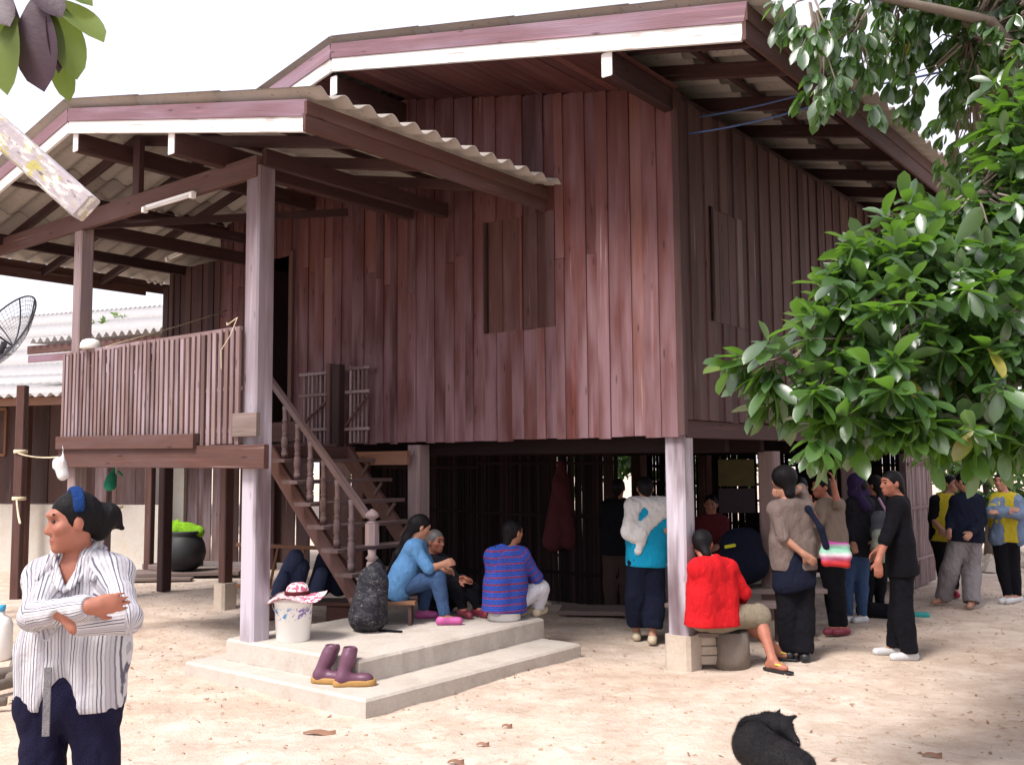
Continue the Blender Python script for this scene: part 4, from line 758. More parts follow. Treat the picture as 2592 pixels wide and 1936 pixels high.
    for sg in (1, -1):
        ec = hc + f_ * .078 * s + r_ * sg * .031 * s + u_ * .009; me = sdf_mesh('eye', [E(ec - u_ * .002, ((.0105, .009, .0055) if face_detail else (.0125, .01, .008)), A, .002)], .0025 if face_detail else .005, org=org); eo = link('eye', me, EYEB, o)
        if 0: me = sdf_mesh('iris', [E(ec + f_ * .006, (.0065, .0065, .0065), A, .002)], .0025, org=org); link('iris', me, EYEB, eo)
        me = sdf_mesh('eyebrow', [C(hc + f_ * .088 * s + r_ * sg * .014 + u_ * .03, hc + f_ * .078 * s + r_ * sg * .048 + u_ * .033, .005, .0035, .004)], .0035, org=org); link('eyebrow', me, HAIR, o)
    if face_detail: me = sdf_mesh('lips', [E(hc + f_ * .086 * s - u_ * .058, (.023 * s, .01 * s, .0055 * s), A, .003), E(hc + f_ * .084 * s - u_ * .068, (.019 * s, .0105 * s, .0065 * s), A, .003)], .003, org=org); link('lips', me, LIPS, o)
    # hair
    HM_ = hairm or HAIR
    H = [E(hc + u_ * .022 - f_ * .014, (.081 * s, .099 * s, .095 * s), A, .02)]; fc = [E(hc + f_ * .115 * s - u_ * .04, (.082 * s, .095 * s, .092 * s), A, .02), E(hc - u_ * .11 + f_ * .03, (.09, .09, .06), A, .02), E(hc + f_ * .055 - u_ * .02, (.1, .03, .045), A, .02)]
    if hair == 'short': H += [C(hc - f_ * .06 - u_ * .0, nk - f_ * .03 + u_ * .045, .05 * s, .035 * s, .03)]
    if hair == 'bun': H += [C(hc - f_ * .07 - u_ * .0, hc - f_ * .085 - u_ * .05, .05 * s, .04 * s, .03), E(hc - f_ * .118 + u_ * .0, (.042, .045, .048), A, .02), C(hc - f_ * .125, hc - f_ * .16 - u_ * .05, .02, .008, .02)]
    if hair == 'big': H += [E(hc - f_ * .04 + u_ * .03, (.115, .11, .105), A, .04), C(hc - f_ * .07, nk + u_ * .06 - f_ * .05, .07, .05, .03)]
    if hair == 'long': H += [C(hc - f_ * .05, nk - f_ * .06, .07 * s, .055 * s, .04), C(nk - f_ * .06, toward(nk, mid_h, .35) - f_ * .105, .05 * s, .04 * s, .03), C(toward(nk, mid_h, .35) - f_ * .105, toward(nk, mid_h, .75) - f_ * .13, .04 * s, .022 * s, .03)]
    link('hair', sdf_mesh('hair', H, min(vox, .009), fc, wrinkle=.0022, wf=90, org=org, seed=hash(key) % 7), HM_, o)
    # clothes
    up = nrm(mid_s - mid_h)
    if bottom is not None:
        fr_ = {'ankle': .97, 'calf': .72, 'knee': 0.06}[hem]; P = [C(J['ha'], J['hb'], .1 * s + .014, .1 * s + .014, .04), C(mid_h, mid_h + up * .08, .104 * s + .006, .095 * s + .006, .04)]; pls = []
        for q in 'ab': P += leg(q, .014 + loose * .5, fr_, loose)
        cut = [E(toward(J['k' + q], J['a' + q], fr_) + nrm(J['a' + q] - J['k' + q]) * (.075 + loose * .5), (.08 + loose, .08 + loose, .075), ax3(nrm(np.cross(J['a' + q] - J['k' + q], (0.1, .3, .95))), nrm(J['a' + q] - J['k' + q])) if 0 else np.eye(3), .005) for q in 'ab'] if hem != 'knee' else []
        cut = cut + (leg_cut or [])
        link('trousers' if hem != 'knee' else 'shorts', sdf_mesh('trousers', P, vox, cut, wrinkle=wr, wf=56, org=org, seed=2 + len(label), attr=True), CL[bottom], o)
    if top is not None:
        P = torso(.017 + flare * .2); dn = -up
        for q in 'ab':
            Hq = J['h' + q]; P += [C(toward(J['s' + q], Hq, .6), Hq + dn * toplen, .09 * s + .014, .102 * s + .016 + flare, .05)]
            ar = arm(q, .014 + flare * .25, sleeve == 'long')
            if sleeve == 'short': ar = [C(J['s' + q], toward(J['s' + q], J['e' + q], .72), .052 * s + .016, .05 * s + .016, .03, 'arm')]
            if sleeve == 'mid': ar = arm(q, .014, False)
            P += ar
        P += [C(mid_h, mid_h + dn * toplen, .1 * s + .014, .1 * s + .014 + flare, .05)]
        hp = mid_h + dn * (toplen + .02); ct = [C(nk + u_ * .02, nk + u_ * .12, .058 * s, .1, .015)] + (shirt_cut or [])
        for q in 'ab':
            if sleeve == 'long': w = J['w' + q]; hd = nrm(w - J['e' + q]); ct.append(E(w + hd * .055, (.055,) * 3, np.eye(3), .004))
        link('shirt', sdf_mesh('shirt', P, min(vox, .0095), ct, [(hp, dn)], wrinkle=wr, wf=50, org=org, seed=len(label), attr=True), top if not isinstance(top, str) else CL[top], o)
    if shoe:
        for q in 'ab':
            An, To = J['a' + q], J['t' + q]; fd = nrm((To - An) * (1, 1, 0)); hl = An - fd * .04 - V3(0, 0, .05)
            if shoe[0] == 'flip':
                g0 = An * (1, 1, 0) - fd * .06 + V3(0, 0, base); me = sdf_mesh('sandal', [C(g0 + V3(0, 0, .004), g0 + fd * .22 + V3(0, 0, .004), .035, .042, .02)], .006, planes=[((g0 + V3(0, 0, .013)), (0, 0, 1)), ((g0 - V3(0, 0, .006)), (0, 0, -1))], org=org); so = link('sandal', me, SHOE['black leather'], o)
                me = sdf_mesh('strap', [C(To + V3(0, 0, .012), toward(To, An, .55) + np.cross(fd, (0, 0, 1)) * .04 - V3(0, 0, .0), .009, .008, .01), C(To + V3(0, 0, .012), toward(To, An, .55) - np.cross(fd, (0, 0, 1)) * .04, .009, .008, .01)], .005, org=org); link('strap', me, SHOE[shoe[1]], so)
            else:
                me = sdf_mesh('shoe', [C(An - V3(0, 0, .02), hl, .038 * s, .042 * s, .02), C(An - V3(0, 0, .035), To - fd * .03, .034 * s, .027 * s, .03), C(hl, To + fd * .0, .036 * s, .036 * s, .02)], .007, [E(An + V3(0, 0, .045), (.05, .05, .055), np.eye(3), .01)], [(V3(0, 0, base + .002), (0, 0, -1))], org=org); link('shoe', me, SHOE[shoe[1]], o)
    o['_done'] = 1; del o['_done']
    return o, J, A, org

A_ = person('A', 'woman in left foreground with folded arms, blue hair band and striped shirt', (-.80, -.58, -.10), SHIRT, 'navy trouser cloth', ('shoe', 'black leather'), skin=2, hair='bun', vox=.0068, toplen=.0, flare=-.004, loose=.006, wr=.007, face_detail=True, build=.85, leg_cut=[E((-1.545, 3.42, .38), (.034, .4, .43), np.eye(3), .03)],
            hands={'a': ((.93, .3, .1), (.2, .9, .1), .35), 'b': ((-.7, .35, .55), (.2, .9, .2), .9)},
            shirt_cut=[C((-1.54, 3.3, 1.12), (-1.54, 3.3, .84), .02, .1, .008), C((-1.55, 3.345, 1.49), (-1.54, 3.335, 1.345), .062, .014, .01)])
po, J, A, org = A_
hc = J['hc']; r_, f_, u_ = A
# hair band, collar, undershirt hem and hanging waist strap
rb = []
for k in range(25):
    a_ = math.pi * k / 24; p = hc + (u_ * (.016 + .092 * math.sin(a_)) + r_ * .079 * math.cos(a_)) * 1.0 - f_ * (.005 + .01 * math.sin(a_)) ; rb.append(p)
rb = rb[2:-2]
me = sdf_mesh('hair_band', sum([[C(rb[i] - f_ * .008, rb[i + 1] - f_ * .008, .0085, .0085, .01), C(rb[i] + f_ * .008, rb[i + 1] + f_ * .008, .0085, .0085, .01)] for i in range(len(rb) - 1)], []), .0045, org=org); link('hair_band', me, CL['indigo band cloth'], po)
nk = J['nk']
for sg in (1, -1):
    bk = nk + V3(0, .07, .035); sp = nk + V3(sg * .07, .0, .035); fr_ = nk + V3(sg * .055 + .008, -.095, -.02); tip = nk + V3(sg * .095 + .01, -.125, -.085); bot = nk + V3(.02, -.15, -.125)
    me = sdf_mesh('collar', [C(bk, sp, .012, .012, .015), C(bk + V3(0, .01, -.03), sp + V3(sg * .015, .0, -.035), .012, .013, .015), C(sp, fr_, .012, .011, .015), C(sp + V3(sg * .015, 0, -.035), tip, .013, .009, .015), C(fr_, tip, .01, .008, .012), C(fr_, bot, .010, .008, .012), C(fr_ + V3(sg * .02, 0, -.03), tip, .01, .008, .012), C(fr_ + V3(sg * .015, 0, -.03), bot + V3(sg * .02, 0, .01), .009, .008, .012)], .005, wrinkle=.0008, org=org, attr=True); link('collar', me, SHIRT, po)
me = sdf_mesh('undershirt', [C((-1.58, 3.43, 1.12), (-1.5, 3.43, 1.12), .095, .095, .03)], .008, planes=[(V3(0, 0, 1.075), (0, 0, -1))], org=org); link('undershirt', me, CL['white cloth'], po)
member('waist_strap', V3(-1.555, 3.262, 1.1) - org, V3(-1.55, 3.25, .885) - org, .024, .006, CL['grey cloth'], po)

person('B', 'woman in denim shirt and jeans with long dark hair, seated leaning forward on the step', (.86, .3, -.38), 'denim shirt blue', 'denim jeans blue', ('shoe', 'pink rubber'), skin=1, hair='long', ground=.29, toplen=.07, flare=.012, sleeve='mid', wr=.004)
person('C', 'person in dark clothes with grey hair seated behind the woman in denim', (.75, -.6, -.05), 'charcoal cloth', 'black cloth', ('shoe', 'maroon'), skin=2, hair='short', ground=.29, toplen=.03, hairm=HAIRG)
person('D', 'man in blue and red woven shirt and white trousers, squatting on the step', (.7, .68, 0), WOVEN, 'white trouser cloth', ('shoe', 'tan and white'), skin=0, hair='short', ground=.29, toplen=.06, flare=.025, wr=.005, loose=.008, build=1.04)
person('E', 'woman in turquoise shirt, pale shawl and cropped navy trousers, standing with back turned', (.15, .98, -.05), 'turquoise cloth', 'dark navy cloth', ('shoe', 'tan and white'), skin=1, hair='short', hem='calf', sleeve='short', toplen=.03, loose=.03, build=1.0)
person('F', 'man in bright red jacket and shorts seated on a log by the corner post', (.3, .93, -.2), 'scarlet cloth', 'khaki shorts cloth', ('flip', 'yellow foam'), skin=2, hair='short', hem='knee', toplen=.05, flare=.03, loose=.02, wr=.005, build=1.08)
person('G', 'person in taupe top and navy skirt with one hand on neck, other behind back', (-.45, .9, 0), 'taupe cloth', 'black cloth', ('shoe', 'black leather'), skin=1, hair='big', toplen=0, loose=.02, hands={'a': ((.75, -.1, -.6), (.2, .9, 0), .4), 'b': ((-.95, -.2, .1), (.0, .9, .2), .3)}, sleeve='mid')
person('H', 'person in a warm taupe shirt facing left with one arm raised to the head', (-.93, -.2, 0), 'warm taupe cloth', 'black cloth', ('shoe', 'maroon'), skin=2, hair='short', toplen=.02, hands={'b': ((-.1, 0, 1), (-.7, .1, 0), .5), 'a': ((-.3, -.1, .9), (.6, .5, 0), .5)}, sleeve='mid')
person('I', 'person in a purple scarf and dark jeans carrying a grey and pale green backpack', (-.8, .5, 0), 'charcoal cloth', 'denim jeans blue', ('shoe', 'white canvas'), skin=1, hair='short', build=.95)
person('J', 'man dressed all in black with white sneakers standing side on and facing left', (-.96, -.2, 0), 'black cloth', 'black cloth', ('shoe', 'white canvas'), skin=2, hair='short', sleeve='mid', toplen=.04, flare=.012, loose=.016, hands={'a': ((.0, -.05, -1), (.3, .9, 0), .5)}, build=1.02)
person('K', 'barefoot person in navy top and loose grey trousers at the rear right', (-.6, .75, -.2), 'dark navy cloth', 'greyish trouser cloth', None, skin=1, hair='short', toplen=.03, loose=.03, flare=.02)
person('L', 'half hidden person in yellow shirt and black jacket at the rear right', (.5, -.85, 0), 'yellow cloth', 'black cloth', ('shoe', 'dark red canvas'), skin=1, hair='short', sleeve='short')
person('M', 'person with folded arms in blue grey jacket over yellow shirt at right edge', (-.8, -.6, 0), 'yellow cloth', 'black cloth', ('shoe', 'white canvas'), skin=1, hair='short', toplen=.03, sleeve='short')
person('N', 'person in a dark red shirt seated deep in the shade under the house', (-.3, -.9, -.1), 'dark red cloth', 'dark brown cloth', ('shoe', 'black leather'), skin=0, hair='short')
person('O', 'dark figure in black jacket and brown trousers standing in shade under the house', (.2, .97, 0), 'black cloth', 'dark brown cloth', ('shoe', 'black leather'), skin=0, hair='short', toplen=.05, loose=.02)
person('P', 'figure in dark navy top standing behind the person in taupe, mostly hidden', (.3, .9, 0), 'dark navy cloth', 'black cloth', ('shoe', 'black leather'), skin=0, hair='short', toplen=.04)
person('Q', 'figure in charcoal top half hidden in the crowd behind the man in black', (-.7, .6, 0), 'charcoal cloth', 'black cloth', ('shoe', 'black leather'), skin=0, hair='long', toplen=.04)
# yellow shirt front of the right-hand figure, jacket of the half-hidden one
def worn(name, label, cat, prims, mat, vox=.01, planes=(), wr=.002, cuts=(), seed=1, wf=22):
    lo = np.min([prim_bb(p)[0] for p in prims], 0); hi = np.max([prim_bb(p)[1] for p in prims], 0); c = (lo + hi) / 2; c[2] = lo[2]
    me = sdf_mesh(name, prims, vox, cuts, planes, wrinkle=wr, wf=wf, seed=seed, org=c); o = link(name, me, mat); o.location = tuple(c)
    return tag(o, label, cat)
def people(key): return {k: np.array(v) for k, v in JOINTS[key].items()}
def child_sdf(parent, name, prims, mat, vox=.01, wr=.002, **kw):
    org = np.array(parent.location); me = sdf_mesh(name, prims, vox, wrinkle=wr, org=org, **kw); return link(name, me, mat, parent)
PPL = [o for o in bpy.data.objects if o.name.startswith('person')]
def who(txt): return [o for o in PPL if txt in o['label']][0]
Jm = people('M'); ms = (Jm['sa'] + Jm['sb']) / 2; mh = (Jm['ha'] + Jm['hb']) / 2
child_sdf(who('at right edge'), 'jacket', [C(Jm['sa'] + V3(.03, -.01, -.03), Jm['ha'] + V3(-.02, -.015, .0), .1, .115), C(Jm['sb'] + V3(-.02, -.01, -.03), Jm['hb'] + V3(.05, -.015, .0), .11, .12), C(ms + V3(0, .06, 0), mh + V3(0, .06, 0), .11, .11)] + [C(Jm['s' + q], Jm['e' + q], .072, .06) for q in 'ab'] + [C(Jm['e' + q], Jm['w' + q], .068, .052) for q in 'ab'], CL['blue grey jacket cloth'], wr=.005, wf=60)
Jl = people('L')
child_sdf(who('yellow shirt and black'), 'jacket', [C(Jl['sa'] + V3(-.02, 0, 0), Jl['ha'] + V3(-.03, 0, .02), .085, .1), C(Jl['sa'], Jl['ea'], .07, .06), C(Jl['sb'], Jl['hb'] + V3(.03, .06, .1), .06, .07)], CL['black cloth'])
# G: navy overskirt; shoulder bag with a woven multicolour panel
Jg = people('G'); hg = (Jg['ha'] + Jg['hb']) / 2
child_sdf(who('taupe top'), 'overskirt', [C(hg + V3(-.01, 0, .16), hg + V3(-.02, .0, -.12), .125, .165), C(Jg['ha'] + V3(0, 0, .05), Jg['ha'] + V3(-.01, -.02, -.16), .1, .11), C(Jg['hb'] + V3(0, 0, .05), Jg['hb'] + V3(0, -.02, -.12), .1, .11)], CL['dark navy cloth'], planes=[(hg + V3(0, 0, -.2), (.25, 0, -1))])
m = NT('woven bag bands of red, pink, white and green'); z = m.sep(m.coord())[2]; c = m.coord()
kk = m.ramp(m.math('MULTIPLY', m.math('ADD', z, m.math('MULTIPLY', m.noise(c, 30, 3), .025)), 4.3), [(0, (.05, .2, .1)), (.1, (.55, .03, .03)), (.3, (.6, .05, .06)), (.42, (.75, .2, .4)), (.56, (.8, .75, .8)), (.68, (.3, .6, .45)), (.85, (.25, .55, .42)), (1, (.35, .05, .25))])
kk = m.mix(1.0, kk, (.75, .72, .72), 'MULTIPLY')
M['weave'] = m.fin(kk, .8, .2); m.bump(m.noise(c, 120, 3), .4, .004)
def box_bag(name, c, ux, w, h, d, mat, parent=None, bulge=.02, vox=.009):
    c = np.array(c, float); ux = nrm(ux); uz = V3(0, 0, 1); uy = np.cross(uz, ux); P = []
    for sx in (-1, 1):
        for sz in (-1, 1): P.append(C(c + ux * sx * (w / 2 - d / 2), c + ux * sx * (w / 2 - d / 2) + uz * sz * (h / 2 - d / 2), d / 2, d / 2, .03))
    for sz in (-1, 0, 1): P.append(C(c - ux * (w / 2 - d / 2) + uz * sz * (h / 2 - d / 2), c + ux * (w / 2 - d / 2) + uz * sz * (h / 2 - d / 2), d / 2 + bulge * (sz == 0), d / 2 + bulge * (sz == 0), .03))
    return P
def bag(name, label, parts):
    """parts: list of (part name, prims, material, kwargs); first sets the origin"""
    lo = np.min([prim_bb(p)[0] for p in parts[0][1]], 0); hi = np.max([prim_bb(p)[1] for p in parts[0][1]], 0); c = (lo + hi) / 2; c[2] = lo[2]
    o = empty(name, tuple(c)); tag(o, label, name.replace('_', ' '))
    for nm, pr, mat, kw in parts:
        me = sdf_mesh(nm, pr, kw.get('vox', .009), kw.get('cuts', ()), kw.get('planes', ()), wrinkle=kw.get('wr', .003), seed=5, org=c); link(nm, me, mat, o)
    return o
bag('shoulder_bag', 'woven shoulder bag banded red, pink, white and green', [
    ('bag_panel', box_bag('p', (2.87, 8.62, .93), (1, -.1, -.1), .24, .22, .06, None), M['weave'], {}),
    ('strap', [C((2.66, 8.68, 1.33), (2.74, 8.6, 1.16), .02, .025), C((2.74, 8.6, 1.16), (2.78, 8.6, 1.0), .025, .03), C((2.66, 8.7, 1.33), (2.58, 8.85, 1.2), .03, .03)], CL['dark navy cloth'], {})])
bag('backpack', 'grey and pale green backpack worn on the back of the person in dark jeans', [
    ('pack_body', box_bag('p', (4.0, 10.42, .98), (.9, .3, 0), .28, .46, .17, None), CL['slate cloth'], {}),
    ('front_pocket', box_bag('p', (3.9, 10.3, .85), (.9, .3, 0), .15, .34, .1, None), CL['pale green cloth'], {})])
bag('handbag', 'lilac cloth bag hanging beside the grey and pale green backpack', [
    ('bag_body', box_bag('p', (4.06, 10.15, .85), (.8, -.1, 0), .2, .26, .07, None), CL['lilac cloth'], {}), ('strap', [C((4.05, 10.15, .98), (3.93, 10.35, 1.35), .012, .012, .01), C((4.1, 10.16, .98), (4.02, 10.38, 1.3), .012, .012, .01)], CL['lilac cloth'], {})])
Ji = people('I')
child_sdf(who('purple scarf'), 'scarf', [C(Ji['nk'] + V3(-.07, 0, .05), Ji['nk'] + V3(.06, 0, .05), .06, .06), C(Ji['nk'] + V3(-.02, -.06, .0), Ji['nk'] + V3(.03, -.11, -.1), .05, .06), C(Ji['hc'] + V3(0, .01, .04), Ji['nk'] + V3(0, .03, .05), .105, .09)], CL['purple cloth'])
# E: pale shawl across the back
Je = people('E'); s_a, s_b = Je['sa'], Je['sb']
child_sdf(who('turquoise'), 'shawl', [C(s_a + V3(-.02, -.02, .03), s_b + V3(.02, -.03, .02), .08, .09, .05), C(s_b + V3(0, -.05, -.02), s_a + V3(-.02, -.08, -.28), .09, .07, .06), C(s_a + V3(-.02, -.05, -.02), s_a + V3(-.09, -.09, -.24), .08, .06, .05), C(s_a + V3(.06, -.1, -.25), s_a + V3(.02, -.12, -.42), .06, .03, .04), C(s_a + V3(.0, -.1, -.4), s_a + V3(.01, -.11, -.52), .02, .015, .02)], CL['white cloth'], wr=.007, vox=.008, seed=3, wf=70)
# D: low white stool
def lathe_thing(name, prof, mat, loc, label, cat, n=22, Mx=None):
    o = MB().lathe(prof, n).build(name, mat, None, (Matrix.Translation(loc) if Mx is None else Mx), True); return tag(o, label, cat)
lathe_thing('stool', [(.15, 0), (.16, .01), (.15, .06), (.165, .075), (.16, .085), (.02, .088)], M['white_plastic'], (-.09, 9.2, .29), 'low round white stool under the squatting man in the woven shirt', 'stool')
o = empty('low_stool', (-1.07, 8.98, .29)); tag(o, 'small wooden stool under the seated woman in denim', 'stool')
member('seat', (-.17, 0, .2), (.17, 0, .2), .22, .03, M['orange_wood'], o, side=(0, 0, 1))
for sx in (-.12, .12): member('leg', (sx, -.0, 0), (sx, 0, .185), .03, .18, M['stringer'], o)
# white bucket with a patterned hat, next to the post
m = NT('white pail with blue and violet print'); c = m.coord(); s = m.sep(c); zb = m.math('MULTIPLY', m.smoothstep(s[2], .17, .2), m.smoothstep(s[2], .3, .26))
zb = m.math('MULTIPLY', zb, m.smoothstep(s[1], .02, -.03)); bl = m.smoothstep(m.noise(m.vmap(c, (22, 22, 30)), 1.0, 3, .6), .52, .58)
M['pail'] = m.fin(m.mix(m.math('MULTIPLY', zb, bl), (.8, .79, .76), m.mix(m.smoothstep(s[0], -.02, .06), (.06, .3, .62), (.25, .16, .5))), .35, .4)
pail = empty('paint_bucket', (-1.86, 8.22, .29)); tag(pail, 'white plastic bucket with a blue and violet print standing on the concrete step', 'bucket')
MB().lathe([(.135, 0), (.14, .005), (.158, .31), (.168, .315), (.168, .335), (.158, .34), (.158, .36), (.15, .36), (.13, .02), (.01, .02)], 28).build('pail', M['pail'], pail, None, True)
MB().tube([(.165 * math.cos(R(a)), -.0 + .165 * math.sin(R(a)) * .45 - .06, .33 - .13 * abs(math.sin(R(a)))) for a in range(180, 361, 15)], .003, 6).build('handle', M['metal'], pail)
m = NT('pink and white printed hat cloth'); c = m.coord(); n = m.noise(c, 22, 3, .6, 1.2); M['hat'] = m.fin(m.mix(m.smoothstep(n, .45, .55), (.72, .68, .66), (.42, .1, .17)), .85, .2); m.bump(n, .4, .01)
hat = empty('sun_hat', (-1.83, 8.22, .665)); tag(hat, 'floppy pink and white sun hat lying on top of the white bucket', 'hat')
pr = MB(); nn = 36; rings = [(.0, .105), (.05, .1), (.085, .075), (.1, .02), (.105, .0), (.17, -.012), (.235, -.02), (.25, -.018)]
vv = []; ff = []
for i, (r, z) in enumerate(rings):
    for k in range(nn):
        a = 2 * math.pi * k / nn; w = max(0, r - .1) * .22 * math.sin(3 * a + 1); vv.append((r * math.cos(a), r * math.sin(a) * .95, z + w + r * .06 * math.cos(a)))
for i in range(len(rings) - 1):
    for k in range(nn): ff.append((i * nn + k, (i + 1) * nn + k, (i + 1) * nn + (k + 1) % nn, i * nn + (k + 1) % nn))
me = mesh_from('brim_and_crown', vv, ff, True); ho = link('brim_and_crown', me, M['hat'], hat); md = ho.modifiers.new('thick', 'SOLIDIFY'); md.thickness = .006
MB().lathe([(.102, .0), (.106, .0), (.106, .028), (.102, .03)], 30).build('hat_band', CL['dark red cloth'], hat, Matrix.Translation((0, 0, .006)), True)
# camouflage backpack
m = NT('camouflage cloth in black, slate and sand'); c = m.coord(); n1 = m.noise(m.vmap(c, (12, 12, 22)), 1.0, 3, .6, 1.0); n2 = m.noise(m.vmap(c, (14, 14, 26)), 1.0, 3, .6, 2.0)
k = m.mix(m.smoothstep(n1, .5, .54), (.01, .01, .016), (.028, .028, .036)); k = m.mix(m.smoothstep(n2, .6, .64), k, (.12, .105, .09)); m.bump(n1, .4, .01); M['camo'] = m.fin(k, .75, .3)
bx, by = -1.3, 8.62
bag('backpack', 'black and grey camouflage backpack standing upright at the foot of the stairs', [
    ('pack_body', [C((bx - .02, by, .42), (bx + .04, by + .03, .74), .145, .12, .04), C((bx + .06, by, .41), (bx + .08, by + .02, .7), .12, .11, .04), C((bx + .04, by, .74), (bx + .08, by + .05, .84), .09, .05, .04)], M['camo'], {'planes': [(V3(0, 0, .292), (0, 0, -1))], 'wr': .005}),
    ('front_pocket', [C((bx - .02, by - .11, .42), (bx + .03, by - .1, .54), .08, .075, .03), C((bx + .05, by - .11, .42), (bx + .06, by - .1, .54), .07, .07, .03)], M['camo'], {'planes': [(V3(0, 0, .294), (0, 0, -1))], 'wr': .004}),
    ('strap', [C((bx + .12, by - .05, .305), (bx + .32, by - .1, .302), .012, .01, .005), C((bx + .02, by + .02, .86), (bx + .1, by + .06, .9), .012, .012, .01), C((bx + .1, by + .06, .9), (bx + .15, by + .05, .83), .012, .012, .01)], CL['black cloth'], {'wr': 0, 'vox': .005})])
# pair of rubber boots lying on the lower slab
M['boot'] = plain('purple brown rubber', (.105, .04, .07), .45, .4, .2, 14); M['sole'] = plain('caramel rubber sole', (.34, .19, .06), .6, .3, .25, 40)
def boot(x, y, z, yaw, lean, label):
    ca, sa = math.cos(yaw), math.sin(yaw); T = lambda p: V3(x + p[0] * ca - p[1] * sa, y + p[0] * sa + p[1] * ca, z + p[2]); o = empty('rubber_boot', (x, y, z)); tag(o, label, 'boot', 'rubber boots on the lower slab')
    me = sdf_mesh('boot_shaft', [C(T((-.03, 0, .06)), T((.0 + lean * .5, .03, .2)), .05, .052, .03), C(T((lean * .5, .03, .17)), T((lean, .05, .25)), .052, .058, .03), C(T((-.03, 0, .055)), T((.15, 0, .045)), .045, .04, .03), E(T((.14, 0, .05)), (.06, .048, .036), np.eye(3), .03)], .007, [C(T((lean * .9, .045, .23)), T((lean * 1.1, .055, .32)), .044, .05, .005)], wrinkle=.003, wf=30, org=(x, y, z)); link('boot_shaft', me, M['boot'], o)
    me = sdf_mesh('sole', [C(T((-.05, 0, .02)), T((.17, 0, .02)), .05, .058, .02)], .006, planes=[(V3(x, y, z + .045), (0, 0, 1)), (V3(x, y, z), (0, 0, -1))], org=(x, y, z)); link('sole', me, M['sole'], o)
boot(-1.45, 7.44, .111, R(-12), .05, 'purple brown rubber boot with caramel sole, left hand one of the pair')
boot(-1.26, 7.33, .111, R(8), .03, 'purple brown rubber boot standing upright, right hand one of the pair')
# flattened woven basket
lathe_thing('woven_tray', [(.13, 0), (.15, .03), (.16, .035), (.14, .03), (.12, .012), (.01, .012)], plain('orange woven cane', (.42, .2, .07), .8, .2, .35, 70), (-1.84, 9.15, .01), 'shallow orange cane tray lying behind the camouflage backpack', 'tray')
# black water pot with lime cloth, on planks
px, py = -5.2, 15.3
o = empty('water_jar', (px, py, .1)); tag(o, 'big round black clay pot with a crumpled lime green bag on top', 'jar')
MB().lathe([(.14, 0), (.22, .04), (.31, .16), (.335, .28), (.31, .42), (.26, .52), (.235, .56), (.27, .6), (.255, .62), (.2, .56), (.02, .5)], 28).build('pot', M['black_iron'], o, None, True)
me = sdf_mesh('lime_bag', [C((px - .2, py - .02, .72), (px + .22, py, .7), .1, .09, .05), C((px - .18, py, .8), (px + .1, py, .78), .07, .06, .04), C((px - .2, py, .82), (px - .12, py, .88), .04, .03, .03)], .012, wrinkle=.012, wf=30, org=(px, py, .1)); link('lime_bag', me, cloth('lime green plastic', (.2, .42, .02), .4, .5), o)
def planks(label, pts, mat='grey_plank', name='plank'):
    o = empty(name, (0, 0, 0)); tag(o, label, 'plank')
    for a, b, w, t in pts: member('board', a, b, w, t, M[mat], o, side=(0, 0, 1))
    return o
planks('low platform of grey planks under the black pot', [((-6.2, 15.0, .07), (-4.3, 15.25, .07), .32, .05), ((-6.0, 15.4, .07), (-4.2, 15.6, .07), .32, .05), ((-6.1, 14.72, .03), (-4.9, 14.8, .03), .2, .04), ((-5.9, 15.65, .14), (-5.5, 15.3, .14), .2, .08)])
planks('wide grey board lying on the ground under the house near the hanging cloth', [((.55, 11.35, .05), (1.65, 11.2, .05), .5, .05), ((1.3, 10.9, .02), (1.6, 11.6, .02), .12, .04)])
# green mesh bag and white bundle hung from the veranda beam
gm = cloth('green mesh bag', (.02, .2, .12), .4, .5)
worn('mesh_bag', 'small green net bag hanging under the veranda floor', 'bag', [C((-4.15, 10.0, 1.76), (-4.16, 10.0, 1.66), .01, .03, .02), C((-4.17, 10.0, 1.63), (-4.18, 9.99, 1.56), .05, .06, .03), C((-4.1, 10.0, 1.7), (-4.06, 10.0, 1.66), .012, .012, .02)], gm, .009, wr=.004)
worn('cloth_bundle', 'small crumpled white bundle tied to the left end of the veranda beam', 'bundle', [C((-3.74, 7.98, 1.93), (-3.73, 7.97, 1.84), .009, .012, .02), C((-3.75, 7.96, 1.79), (-3.72, 7.96, 1.69), .05, .045, .03), C((-3.78, 7.96, 1.8), (-3.79, 7.96, 1.76), .03, .02, .02)], CL['white cloth'], .008, wr=.006)
lathe_thing('enamel_bowl', [(.1, 0), (.105, .004), (.1, .05), (.08, .085), (.045, .1), (.01, .104)], M['white_plastic'], tuple(HM @ Vector((-5.42, -2.49, 2.955))), 'upturned whitish bowl sitting on the left end of the slatted railing', 'bowl')
def rope(name, pts, r, mat, label, cat, sag=0):
    P = []; pts = [Vector(p) for p in pts]
    for a, b in zip(pts, pts[1:]):
        for k in range(8): t_ = k / 8; p = a.lerp(b, t_); p.z -= sag * 4 * t_ * (1 - t_); P.append(p)
    P.append(pts[-1]); o = MB().tube(P, r, 6).build(name, mat, None, None, True); return tag(o, label, cat)
W = lambda x, y, z: HM @ Vector((x, y, z))
rope('rope', [W(-5.1, -2.5, 2.95), W(-6.5, -.1, 3.75)], .006, M['rope'], 'pale rope running from the railing top back towards the veranda wall', 'rope', .01)
rope('clothes_line', [(-6.64, 12.9, 1.93), W(-5.9, -2.5, 1.86)], .009, M['rope'], 'yellowish cord strung from the thin post to the veranda corner', 'cord', .03)
rope('clothes_line', [(-6.64, 12.9, 1.3), (-4.9, 9.6, 1.2)], .012, M['rope'], 'thick pale cord tied low on the thin post behind the woman with folded arms', 'cord', .03)
